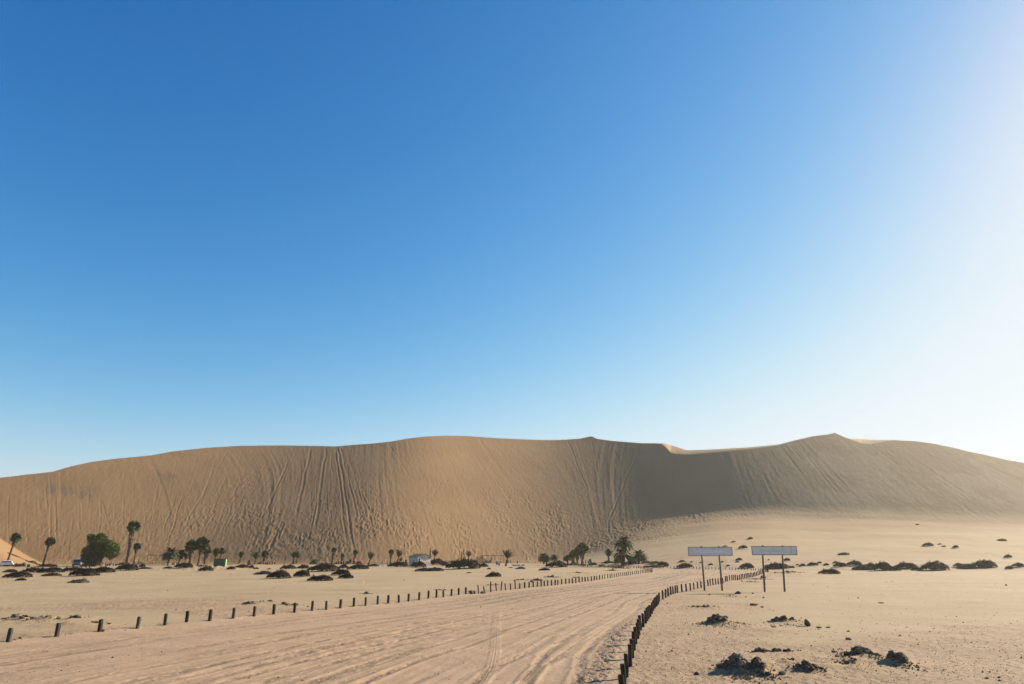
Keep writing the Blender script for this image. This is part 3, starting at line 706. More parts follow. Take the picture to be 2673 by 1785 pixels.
# ------------------------------------------------------------------ mesh helpers and object materials
class MB:
    def __init__(s): s.v = []; s.f = []; s.m = []
    def add(s, vs, fs, mi=0):
        o = len(s.v); s.v += [tuple(map(float, p)) for p in vs]; s.f += [tuple(o + i for i in f) for f in fs]; s.m += [mi] * len(fs)
    def box(s, c, d, rz=0, mi=0, taper=1.0, rot=None):
        R3 = rot or Matrix.Rotation(rz, 3, 'Z'); vs = []
        for z in (-.5, .5):
            k = 1 if z < 0 else taper
            for x, y in ((-.5, -.5), (.5, -.5), (.5, .5), (-.5, .5)): vs.append(R3 @ Vector((x * d[0] * k, y * d[1] * k, z * d[2])) + Vector(c))
        s.add(vs, [(3, 2, 1, 0), (4, 5, 6, 7), (0, 1, 5, 4), (1, 2, 6, 5), (2, 3, 7, 6), (3, 0, 4, 7)], mi)
    def tube(s, pts, rad, n=8, mi=0, caps=True):
        rings = []; pts = [Vector(p) for p in pts]
        for i, p in enumerate(pts):
            d = (pts[min(i + 1, len(pts) - 1)] - pts[max(i - 1, 0)]).normalized()
            a = d.orthogonal().normalized() if i == 0 else (rings[-1][1] - d * rings[-1][1].dot(d)).normalized()
            b = d.cross(a); r_ = rad[i] if isinstance(rad, (list, tuple)) else rad
            rings.append(([p + (a * cos(2 * pi * k / n) + b * sin(2 * pi * k / n)) * r_ for k in range(n)], a))
        vs = [q_ for r_, _ in rings for q_ in r_]; fs = []
        for i in range(len(pts) - 1):
            for k in range(n): fs.append((i * n + k, i * n + (k + 1) % n, (i + 1) * n + (k + 1) % n, (i + 1) * n + k))
        if caps: fs += [tuple(range(n))[::-1], tuple((len(pts) - 1) * n + k for k in range(n))]
        s.add(vs, fs, mi)
    def mesh(s, name, mats, smooth=False):
        me = bpy.data.meshes.new(name); me.from_pydata(s.v, [], s.f)
        for m_ in (mats if isinstance(mats, (list, tuple)) else [mats]): me.materials.append(m_)
        me.polygons.foreach_set('material_index', s.m)
        if smooth: me.polygons.foreach_set('use_smooth', [True] * len(s.f))
        me.update(); return me
    def build(s, name, mats, parent=None, smooth=False): return put(name, s.mesh(name, mats, smooth), parent)
def bevel_mesh(me, w, seg=2):
    import bmesh
    bm = bmesh.new(); bm.from_mesh(me); bmesh.ops.bevel(bm, geom=bm.edges[:], offset=w, segments=seg, affect='EDGES', profile=.6); bm.to_mesh(me); bm.free(); return me
def simple(name, c1, c2, scale=3.0, rough=.8, bs=.3, bd=.02, spec=.2, metal=0.0, stretch=(1, 1, 1)):
    m, t, b = mat(name, rough); b.inputs['Specular IOR Level'].default_value = spec; b.inputs['Metallic'].default_value = metal
    mp = t.nodes.new('ShaderNodeMapping'); mp.inputs['Scale'].default_value = stretch; t.links.new(objc(t), mp.inputs[0])
    n = nz(t, scale, 5, .65, mp.outputs[0]); t.links.new(ramp(t, n, [(.35, c1), (.65, c2)]), b.inputs['Base Color'])
    if bs: bump(t, n, b, bs, bd)
    return m
def rnd_tint(m, lo=.7, hi=1.25):                                   # every object a little lighter or darker
    t = m.node_tree; b = t.nodes['Principled BSDF']; src = b.inputs['Base Color'].links[0].from_socket
    oi = t.nodes.new('ShaderNodeObjectInfo'); h = t.nodes.new('ShaderNodeHueSaturation'); t.links.new(src, h.inputs['Color'])
    t.links.new(mrange(t, oi.outputs['Random'], 0, 1, lo, hi), h.inputs['Value']); t.links.new(h.outputs[0], b.inputs['Base Color']); return m
M['post'] = rnd_tint(simple('weathered_post_wood', (.016, .011, .008), (.050, .035, .024), 5, .85, .6, .01, stretch=(6, 6, .8)))
M['post_grey'] = rnd_tint(simple('grey_post_wood', (.030, .028, .021), (.085, .078, .058), 5, .85, .6, .01, stretch=(6, 6, .8)))
M['rock'] = rnd_tint(simple('brown_rock', (.062, .044, .030), (.175, .128, .088), 3.5, .95, .9, .05), .6, 1.3)
M['rock_pale'] = rnd_tint(simple('pale_rock', (.22, .16, .11), (.34, .26, .18), 3.5, .95, .8, .04))
M['pole'] = simple('steel_pole_paint', (.045, .05, .045), (.12, .125, .105), 4, .6, .2, .004, stretch=(3, 3, .7))
M['bark'] = simple('palm_bark', (.055, .038, .026), (.13, .09, .06), 6, .95, .8, .05, stretch=(1, 1, 4))
M['frond'] = rnd_tint(simple('palm_frond', (.018, .034, .010), (.050, .075, .024), .8, .8, 0, 0, .1), .75, 1.15)
M['frond_green'] = rnd_tint(simple('fresh_palm_frond', (.026, .052, .012), (.065, .105, .025), .8, .8, 0, 0, .1))
M['frond_grey'] = rnd_tint(simple('dry_palm_frond', (.030, .036, .018), (.070, .072, .038), .8, .85, 0, 0, .1))
M['dead'] = simple('dead_fronds', (.085, .060, .040), (.17, .125, .085), 2.5, .95, .3, .05)
M['shrub'] = rnd_tint(simple('dark_shrub', (.012, .009, .0065), (.044, .031, .021), 2.2, .95, 0, 0), .75, 1.3)
M['shrub2'] = rnd_tint(simple('green_shrub', (.028, .036, .013), (.070, .080, .032), 2.2, .9, 0, 0))
M['shrub3'] = rnd_tint(simple('dry_grey_shrub', (.035, .028, .022), (.11, .088, .068), 2.2, .95, 0, 0))
M['leaf'] = simple('pepper_tree_leaf', (.020, .034, .008), (.085, .120, .026), .5, .8, 0, 0, .12)
M['leafbrown'] = simple('dry_tree_leaf', (.055, .045, .028), (.10, .08, .05), .5, .8, 0, 0)
ORD = ['first', 'second', 'third', 'fourth', 'fifth', 'sixth', 'seventh', 'eighth', 'ninth', 'tenth', 'eleventh', 'twelfth', 'thirteenth', 'fourteenth', 'fifteenth', 'sixteenth', 'seventeenth', 'eighteenth', 'nineteenth']
TENS = {2: ('twenty', 'twentieth'), 3: ('thirty', 'thirtieth'), 4: ('forty', 'fortieth'), 5: ('fifty', 'fiftieth'), 6: ('sixty', 'sixtieth'), 7: ('seventy', 'seventieth'), 8: ('eighty', 'eightieth'), 9: ('ninety', 'ninetieth')}
def ordinal(n):
    if n < 20: return ORD[n - 1]
    t_, u_ = divmod(n, 10); return TENS[t_][1] if u_ == 0 else TENS[t_][0] + ' ' + ORD[u_ - 1]

# ------------------------------------------------------------------ the posts
def post_mesh(seed, H, wdt, mt):
    r_ = random.Random(seed); mb = MB(); n = 6; vs = []; hs = [-.25, 0, H * .35, H * .7, H - .03, H]
    base = [(-1, -1), (1, -1), (1, 1), (-1, 1)]
    for k, h in enumerate(hs):
        s_ = wdt / 2 * (1 + r_.uniform(-.06, .06)) * (.86 if k == len(hs) - 1 else 1); ox, oy = r_.uniform(-.006, .006), r_.uniform(-.006, .006)
        for (x, y) in base:
            # chamfered square, eight corners
            for (a_, b_) in ((x, y * .72), (x * .72, y)) if x * y > 0 else ((x * .72, y), (x, y * .72)):
                vs.append((a_ * s_ + ox + r_.uniform(-.004, .004), b_ * s_ + oy + r_.uniform(-.004, .004), h + (r_.uniform(-.012, .012) if k == len(hs) - 1 else 0)))
    # order corners by angle
    out = []
    for k in range(len(hs)):
        ring = sorted(vs[k * 8:(k + 1) * 8], key=lambda p_: math.atan2(p_[1], p_[0])); out += ring
    fs = [(i * 8 + k, i * 8 + (k + 1) % 8, (i + 1) * 8 + (k + 1) % 8, (i + 1) * 8 + k) for i in range(len(hs) - 1) for k in range(8)]
    fs.append(tuple((len(hs) - 1) * 8 + k for k in range(8)))
    mb.add(out, fs); return mb.mesh('wooden_post', mt)
PMR = [post_mesh(i, .75, .14, M['post']) for i in range(5)]
PML = [post_mesh(i + 9, .62, .165, M['post_grey'] if i % 3 == 0 else M['post']) for i in range(6)]
PMS = [post_mesh(i + 19, .62, .12, M['post']) for i in range(4)]
def wood_post(px, py, me, label, group, lean=None, hs=1.0):
    x, y = place(px, py); o = put('wooden_post', me); o.location = (x, y, Zh(x, y) - .01)
    l_ = lean if lean is not None else (random.gauss(0, 1.4), random.gauss(0, 1.4))
    o.rotation_euler = (radians(l_[0]), radians(l_[1]), random.uniform(-.25, .25)); o.scale = (1, 1, hs * random.uniform(.95, 1.06))
    tag(o, label, 'post', group); return o
LSPEC = {1232: (.50, -3), 1249: (1.28, -4), 1265: (.95, -12), 1281: (1.58, -1), 1296: (1.22, -7), 1308: (1.55, 6), 1320: (1.2, -7), 1333: (1.12, -2), 1345.6: (1.48, -4)}
for k, (px, py) in enumerate(LROW):
    hs_, ln = LSPEC.get(px, (1.0, None)); n = k + 1
    if px in LSPEC:
        extra = {1232: 'very short post between two boulders', 1249: 'tall thin post right of the very short one', 1265: 'slanting short post beside a boulder', 1281: 'tallest dark pole of the left row',
                 1296: 'thin pole slanting left, right of the tallest', 1308: 'tall pole slanting right, second after the tallest', 1320: 'short pole slanting left, third after the tallest', 1333: 'thin upright pole, fourth after the tallest', 1345.6: 'last tall pole before the even short posts'}[px]
        lab = extra
    else: lab = f'square dark wooden post, {ordinal(n)} from the left along the left roadside'
    wood_post(px, py, (PMS if px in LSPEC or n > 60 else PML)[k % 4], lab, 'wooden posts along the left side of the sand road', (random.gauss(0, 1), ln) if ln is not None else None, hs_)
for k, (px, py) in enumerate(LRET):
    wood_post(px, py, PMS[k % 4], f'tiny far post, {ordinal(k + 1)} leftward from the tip of the left hairpin' , 'posts of the hairpin row inside the bend', None, .95)
for k, (px, py) in enumerate(RROW):
    wood_post(px, py, PMR[k % 5], f'dark brown wooden post, {ordinal(k + 1)} from the camera in the right roadside row', 'wooden posts along the right side of the sand road')
for k, (px, py) in enumerate(RRET):
    wood_post(px, py, PMS[k % 4], f'low far post, {ordinal(k + 1)} leftward from the tip of the right bend', 'posts of the far row behind the bend', None, .78)

# ------------------------------------------------------------------ the two signboards seen from behind
m, t, b = mat('weathered_sign_panel', .6); oc = objc(t)
mp = t.nodes.new('ShaderNodeMapping'); mp.inputs['Scale'].default_value = (1.2, 1, .5); t.links.new(oc, mp.inputs[0])
c = ramp(t, nz(t, 2.2, 5, .7, mp.outputs[0]), [(.3, (.58, .57, .56)), (.7, (.70, .69, .68))])
mp2 = t.nodes.new('ShaderNodeMapping'); mp2.inputs['Scale'].default_value = (9, 1, .6); t.links.new(oc, mp2.inputs[0])
c = mix(t, mrange(t, nz(t, 1.0, 4, .7, mp2.outputs[0]), .5, .75, 0, .5), c, (.50, .44, .38)); t.links.new(c, b.inputs['Base Color'])
wv = t.nodes.new('ShaderNodeTexWave'); wv.inputs['Scale'].default_value = 3.2; wv.inputs['Distortion'].default_value = 0; t.links.new(oc, wv.inputs['Vector'])
bump(t, wv.outputs['Fac'], b, .25, .015); M['panel'] = m
M['rust'] = simple('rusty_trim', (.10, .065, .045), (.21, .15, .11), 6, .8, .3, .01)
M['fadetext'] = simple('faded_sign_paint', (.78, .78, .78), (.84, .84, .84), 4, .7, 0, 0)
M['darkpaint'] = simple('faded_dark_stripe', (.30, .30, .31), (.38, .38, .39), 4, .7, 0, 0)
def sign(p1, p2, top_y, bot_y, xl, xr, lean, label, text=None, stripe=None):
    (xa, ya), (xb, yb) = place(*p1), place(*p2); Yd = (ya + yb) / 2; s_ = mpp(Yd, 0)
    def wx(px, py):                                               # point at depth Yd on that line of sight
        x, y, z = ray(px, py); k = Yd / y; return x * k, EYE + z * k
    X1, _ = wx(*p1); X2, _ = wx(*p2); zt = wx((xl + xr) / 2, top_y)[1]; zb_ = wx((xl + xr) / 2, bot_y)[1]
    XL, XR = wx(xl, (top_y + bot_y) / 2)[0], wx(xr, (top_y + bot_y) / 2)[0]
    cxm = (X1 + X2) / 2; g = min(Zh(X1, Yd), Zh(X2, Yd)); root = empty('signboard', (cxm, Yd, g)); tag(root, label, 'sign', 'pair of long blank signboards on poles')
    tl = tan(radians(lean)) ; w_, h_ = XR - XL, zt - zb_; pcx, pcz = (XL + XR) / 2 - cxm, (zt + zb_) / 2 - g
    mb = MB(); mb.box((pcx, 0, pcz), (w_, .035, h_)); pn = mb.build('sign_panel', M['panel'], root)
    fr_ = MB()
    for z in (pcz - h_ / 2 + .02, pcz + h_ / 2 - .02): fr_.box((pcx, -.035, z), (w_ + .02, .03, .045))
    fr_.box((pcx - w_ / 2 + .02, -.036, pcz), (.04, .03, h_ - .1)); fr_.box((pcx + w_ / 2 - .02, -.036, pcz), (.04, .03, h_ - .1)); fr_.build('frame', M['rust'], root)
    for X0 in (X1, X2):
        x0 = X0 - cxm; pb = MB(); zt_ = pcz + h_ / 2 + .05
        pb.tube([(x0, .085, -.4), (x0 + tl * zt_ * .5, .085, zt_ * .5), (x0 + tl * zt_, .085, zt_)], [.10, .095, .088], 10); pl = pb.build('pole', M['pole'], root, True)
        bb = MB()
        for z in (pcz - h_ / 2 + .1, pcz + h_ / 2 - .1): bb.box((x0 + tl * z, -.028, z), (.09, .03, .05))
        bb.box((x0 + tl * zt_, .03, zt_), (.16, .12, .06)); bb.build('clamp', M['rust'], pl)
    bl = MB()
    for i in range(9):
        x0 = pcx - w_ / 2 + w_ * (i + .5) / 9
        for z in (pcz - h_ / 2 + .03, pcz + h_ / 2 - .03): bl.box((x0, -.055, z + random.uniform(-.01, .01)), (.035, .02, .05 + random.uniform(0, .02)))
    bl.build('rivets', M['post'], root)
    if text:
        cu = bpy.data.curves.new('faded_lettering', 'FONT'); cu.body = text; cu.size = h_ * .52; cu.extrude = .002; cu.align_x = 'CENTER'; cu.align_y = 'CENTER'
        o = bpy.data.objects.new('faded_lettering', cu); COL.objects.link(o); dg = bpy.context.evaluated_depsgraph_get(); dg.update()
        me = bpy.data.meshes.new_from_object(o.evaluated_get(dg)); bpy.data.objects.remove(o); me.materials.clear(); me.materials.append(M['fadetext'])
        wt = max(v.co.x for v in me.vertices) - min(v.co.x for v in me.vertices); kx = w_ * .60 / wt
        for v in me.vertices: v.co = (v.co.x * kx + pcx + w_ * .02, -.023 - v.co.z, v.co.y * .95 + pcz - .02)
        put('faded_lettering', me, root)
    if stripe:
        sb = MB(); sb.box((pcx - w_ / 2 + w_ * stripe, -.02, pcz + h_ * .08), (.05, .01, h_ * .74)); sb.build('dark_stripe', M['darkpaint'], root)
        sb = MB(); sb.box((pcx - w_ * .06, -.02, pcz + .03), (w_ * .5, .008, .02)); sb.box((pcx - w_ * .06, -.02, pcz - .09), (w_ * .5, .008, .02)); sb.build('faint_ruled_lines', M['darkpaint'], root)
    return root
sign((1840, 1543), (1886, 1541.5), 1427.5, 1450.5, 1796, 1911.5, 0, 'long grey signboard with faded capitals, left one of the two by the bend', 'NO SANDBOARDING')
sign((1996.5, 1544.8), (2049, 1547), 1425.3, 1448.8, 1962, 2080, 3.4, 'long grey signboard with a dark upright stripe, right one of the two', None, .872)

# ------------------------------------------------------------------ palms
def ribbon(mb, p, q_, w0, w1, up, mi=0):
    d = (q_ - p); sdir = d.cross(up); sdir = sdir.normalized() if sdir.length > 1e-6 else Vector((1, 0, 0))
    mb.add([p - sdir * w0, p + sdir * w0, q_ + sdir * w1, q_ - sdir * w1], [(0, 1, 2, 3)], mi)
def feather_frond(mb, r_, o, az, el, L, droop, wind, nl=13, lw=.05):
    d = Vector((cos(az) * cos(el), sin(az) * cos(el), sin(el))); pts = [o.copy()]; n = 9
    for i in range(n):
        d = (d + Vector((wind * .10, 0, -droop * (.35 + i / n)))).normalized(); pts.append(pts[-1] + d * L / n)
    for i in range(n): ribbon(mb, pts[i], pts[i + 1], .05 * (1 - i / n) + .02, .05 * (1 - (i + 1) / n) + .015, Vector((0, 0, 1)))
    for k in range(nl):
        u_ = .16 + .82 * k / (nl - 1); f = u_ * n; i = min(int(f), n - 1); p_ = pts[i].lerp(pts[i + 1], f - i); dd = (pts[i + 1] - pts[i]).normalized()
        sd = dd.cross(Vector((0, 0, 1))); sd = sd.normalized() if sd.length > .01 else Vector((1, 0, 0)); upv = sd.cross(dd)
        ll = L * (.21 if L > 1.6 else .26) * math.sin(pi * min(1, .15 + .85 * u_)) ** .6 + .10
        for s_ in (-1, 1):
            tip = p_ + (dd * .75 + sd * s_ * .75 + upv * .25 + Vector((0, 0, -.20))).normalized() * ll * r_.uniform(.8, 1.1)
            mb.add([p_ - dd * lw, p_ + dd * lw, tip], [(0, 1, 2)])
def fan_leaf(mb, r_, o, az, el, L, droop, wind, R0, nb=9):
    d = Vector((cos(az) * cos(el), sin(az) * cos(el), sin(el))); d2 = (d + Vector((wind * .3, 0, -droop * .5))).normalized(); c_ = o + d * L * .5 + d2 * L * .5
    ribbon(mb, o, c_, .035, .03, Vector((0, 0, 1))); sd = d2.cross(Vector((0, 0, 1))); sd = sd.normalized() if sd.length > .01 else Vector((1, 0, 0)); upv = sd.cross(d2); rl_ = r_.uniform(-.9, .9); sd, upv = sd * cos(rl_) + upv * sin(rl_), upv * cos(rl_) - sd * sin(rl_)
    for k in range(nb):
        a_ = (k / (nb - 1) - .5) * radians(230); dirv = d2 * cos(a_) + sd * sin(a_) + upv * .25 + Vector((0, 0, -.35 * droop - .1 * abs(sin(a_))))
        tip = c_ + dirv.normalized() * R0 * r_.uniform(.85, 1.1) * (1 - .15 * abs(sin(a_))); wd_ = sd * cos(a_) - d2 * sin(a_)
        mb.add([c_, c_ + (tip - c_) * .55 + wd_ * R0 * .19, tip, c_ + (tip - c_) * .55 - wd_ * R0 * .19], [(0, 1, 2, 3)])
def palm(px, py, top, cx_, cw, kind, label, skirt=0.0, tr=.28, wind=0.0, green='frond', nf=None, trunk_top=None):
    x, y = place(px, py); s_ = mpp(y, 2); g = Zh(x, y); H = (py - top) * s_; lean = (cx_ - px) * s_; W = cw * s_
    r_ = random.Random(int(px * 7 + py)); root = empty('palm_tree', (x, y, g - .05)); tag(root, label, 'palm', 'palm trees along the foot of the dune')
    hc = H - (W * .46 if kind == 'fan' else W * .46) if kind != 'up' else H * .42
    hc = max(hc, H * .38); mb = MB(); pts = []; rad = []; n = 9
    for i in range(n + 1):
        u_ = i / n; pts.append((lean * u_ ** 1.3 + r_.uniform(-.03, .03), 0, -.2 + (hc + .2) * u_)); rad.append(tr * .82 * (1.25 - .45 * u_ ** .6) * (1 + r_.uniform(-.06, .06)))
    mb.tube(pts, rad, 10)
    for i in range(int(hc / .35)):                                # leaf-base rings
        u_ = (i + .5) / max(1, int(hc / .35)); zz = hc * u_; rr_ = tr * .8 * (1.25 - .45 * u_ ** .6)
        for k in range(6):
            a_ = r_.uniform(0, 2 * pi); mb.box((lean * u_ ** 1.3 + cos(a_) * rr_, sin(a_) * rr_, zz + r_.uniform(-.1, .1)), (.12, .12, .16), a_)
    mb.build('trunk', M['bark'], root); o = Vector((lean, 0, hc)); cr = MB()
    if kind == 'fan':
        nf = nf or 44; Lp = W * .32; R0 = W * .33
        for i in range(nf):
            az = i * 2.39996 + r_.uniform(-.3, .3); e_ = radians(80 - 110 * (i / nf) + r_.uniform(-8, 8))
            fan_leaf(cr, r_, o + Vector((0, 0, W * .04)), az, e_, Lp * r_.uniform(.8, 1.15), .35 + .5 * i / nf, wind, R0)
    else:
        nf = nf or ((92 if W > 3.5 else 76) if kind == 'date' else 30); L = W * (.64 if kind == 'date' else .62)
        if kind == 'up': L = (H - hc) * 1.06
        for i in range(nf):
            az = i * 2.39996 + r_.uniform(-.3, .3)
            if kind == 'date': e_ = radians(68 - 84 * (i / nf) ** .8 + r_.uniform(-7, 7)); dr = .15 + .05 * i / nf
            else: e_ = radians(86 - (52 if W > .7 * (H - hc) * 1.4 else 34) * (i / nf) + r_.uniform(-7, 7)); dr = .03 + .05 * i / nf
            feather_frond(cr, r_, o.copy(), az, e_, L * ((.66 + .40 * (i / nf) ** .5) if kind == 'date' else 1) * r_.uniform(.88, 1.08), dr, wind, 18 if kind == 'date' else 11, .15 if W > 3.5 else .12 if kind == 'date' else .11)
    cr.build('crown', M[green], root)
    if skirt > 0:
        sk = MB(); Ls = skirt * s_
        for i in range(110):
            u_ = r_.random() ** 1.2; a_ = r_.uniform(0, 2 * pi); zz = hc + .1 - Ls * u_; rr_ = tr * .9 + W * .10 * (1 - u_) ** .7 + r_.uniform(0, .12); xl_ = lean * max(0, zz / max(hc, .1)) ** 1.3
            p_ = Vector((xl_ + cos(a_) * rr_ * .5, sin(a_) * rr_ * .5, zz + .25)); q2 = Vector((xl_ + cos(a_) * rr_ * 1.15, sin(a_) * rr_ * 1.15, zz - r_.uniform(.35, .9)))
            t_ = Vector((-sin(a_), cos(a_), 0)) * r_.uniform(.10, .26); sk.add([p_ - t_ * .3, p_ + t_ * .3, q2 + t_, q2 - t_ * .4 + Vector((0, 0, -.2)), q2 - t_], [(0, 1, 2, 3, 4)])
        sk.build('dead_frond_skirt', M['dead'], root)
    return root
PALMS = [
 (17,1475,1397,27,24,'fan','leaning fan palm with dead skirt behind the white car at far left',12,.30),
 (112,1474,1407,120,23,'fan','fan palm with hanging skirt, second tree from the left',14,.30,.15,'frond_grey'),
 (329,1473,1367,333,31,'fan','tallest palm, long shaggy dead skirt, right of the big tree',44,.42),
 (349,1472,1421,351,18,'fan','short fan palm right beside the tallest palm',10,.26),
 (437,1476,1425,441,42,'date','feather palm with round crown at the right end of the left shade frame',0,.34,0,'frond_grey'),
 (465,1475,1431,470,33,'date','drooping feather palm between the round crowned palm and the fan palms',0,.34,0,'frond_grey'),
 (495,1475,1415,494,31,'fan','thick skirted fan palm, left one of the tall pair by the green shed',26,.36),
 (517,1475,1408,521,35,'fan','broad crowned fan palm, right one of the tall pair by the green shed',20,.34),
 (534,1472,1430,536,22,'fan','smaller bright green fan palm right of the tall pair',16,.28,0,'frond_green'),
 (561,1473,1433,560,22,'up','feather palm rising behind the left part of the green shed roof',0,.3),
 (571,1473,1429,575,20,'date','thin feather palm behind the right part of the green shed roof',0,.22,0,'frond_grey'),
 (623,1470,1441,627,15,'up','narrow upright palm alone right of the green shed',0,.3),
 (665,1473,1442,666,22,'up','young palm with open fan of fronds right of the conical stump',0,.34),
 (688,1469,1440,690,17,'fan','small fan palm above the picnic table',12,.22),
 (765,1471,1442,766,16,'up','left one of the two short twin palms',0,.34),
 (773,1471,1443,775,15,'up','right one of the two short twin palms',0,.30,0,'frond_grey'),
 (866,1470,1432,869,13,'fan','thin fan palm above the widest shrub mound',10,.26),
 (891,1467,1447,893,9,'fan','smallest spindly palm between two thin fan palms',6,.2),
 (922,1471,1438,926,12,'fan','slender leaning palm left of the red tent',7,.26,.2),
 (961,1475,1442,966,16,'up','crooked windblown palm right of the red tent',0,.3,.5,'frond_grey'),
 (1019,1470,1436,1020,13,'fan','thin fan palm left of the large windblown palm',9,.22),
 (1035,1471,1435,1040,25,'up','large windblown palm left of the white hut',0,.3,.8,'frond'),
 (1131,1466,1436,1135,16,'up','windblown palm just right of the white hut',0,.2,.3,'frond_grey'),
 (1222,1464,1440,1223,22,'up','split windblown palm standing on the long shrub dune',0,.2,.5,'frond_grey'),
 (1320,1478,1436,1324,24,'up','windblown palm at the right end of the right shade frame',0,.36,.6,'frond_grey'),
 (1420,1472,1441,1419,29,'date','green young palm, left of the trio above the round mound',0,.30,0,'frond_green'),
 (1427,1476,1448,1427,23,'date','green young palm, middle of the trio above the round mound',0,.28,0,'frond_green'),
 (1447,1471,1447,1447,20,'date','green young palm, right of the trio above the round mound',0,.26,0,'frond_green'),
 (1482,1473,1446,1481,22,'date','lowest left palm of the cluster of four',0,.34,0,'frond_green'),
 (1496,1473,1439,1496,22,'fan','second palm of the cluster of four, fan leaves',16,.3,0,'frond_green'),
 (1507,1473,1433,1508,24,'fan','third palm of the cluster of four, fan leaves',14,.28,0,'frond_green'),
 (1519,1474,1423,1522,30,'fan','tallest palm at the right of the cluster of four',20,.34),
 (1590,1468,1435,1589,31,'up','upswept palm left of the great date palm',0,.38,0,'frond'),
 (1627,1470,1396,1630,50,'date','tall upper crown of the great date palm pair',0,.6),
 (1626,1474,1424,1626,52,'date','lower broad crown of the great date palm pair in front',0,.62),
 (1667,1472,1431,1669,43,'date','round crowned date palm right of the great pair',0,.4),
]
for a_ in PALMS:
    a_ = list(a_) + [None] * (12 - len(a_))
    palm(a_[0], a_[1], a_[2], a_[3], a_[4], a_[5], a_[6], a_[7] or 0, a_[8] or .3, a_[9] or 0.0, a_[10] or 'frond')
palm(1044, 1470, 1458, 1045, 12, 'up', 'little palm tucked under the large windblown palm', 0, .2, 0, 'frond')

# ------------------------------------------------------------------ bare trunks and the stump
def dead_trunk(px, py, top, cx_, tr, label):
    x, y = place(px, py); s_ = mpp(y, 2); H = (py - top) * s_; mb = MB(); r_ = random.Random(px); o = Vector((0, 0, 0))
    mb.tube([((cx_ - px) * s_ * u_ + r_.uniform(-.04, .04), 0, -.3 + (H + .3) * u_) for u_ in (0, .2, .4, .6, .8, 1)], [tr * k for k in (1.25, 1.05, 1, .95, 1, .85)], 9)
    for i in range(14): a_ = r_.uniform(0, 6.28); u_ = r_.uniform(.3, 1); mb.box(((cx_ - px) * s_ * u_ + cos(a_) * tr, sin(a_) * tr, H * u_), (.12, .12, .25), a_)
    ob = mb.build('dead_trunk', M['bark']); ob.location = (x, y, Zh(x, y)); tag(ob, label, 'dead palm trunk'); return ob
dead_trunk(1122, 1468, 1433, 1122, .22, 'bare dark palm trunk at the right corner of the white hut')
dead_trunk(1205, 1466, 1441, 1204, .16, 'bare pole like trunk left of the split windblown palm')
dead_trunk(1213, 1466, 1436, 1210, .16, 'slanting bare trunk touching the split windblown palm')
x, y = place(650, 1475); mb = MB(); r_ = random.Random(5)
mb.tube([(0, 0, -.2), (0, 0, .3), (.02, 0, .8), (-.02, 0, 1.2), (0, 0, 1.5), (0, 0, 1.62)], [.5, .47, .42, .34, .22, .08], 11)
for i in range(140):
    u_ = r_.random(); a_ = r_.uniform(0, 6.28); rr_ = .5 - .3 * u_ ** 2; mb.box((cos(a_) * rr_, sin(a_) * rr_, 1.5 * u_), (.14, .1, .22), a_)
ob = mb.build('palm_stump', M['bark']); ob.location = (x, y, Zh(x, y)); tag(ob, 'conical dark stump of a dead palm between two young palms', 'stump')

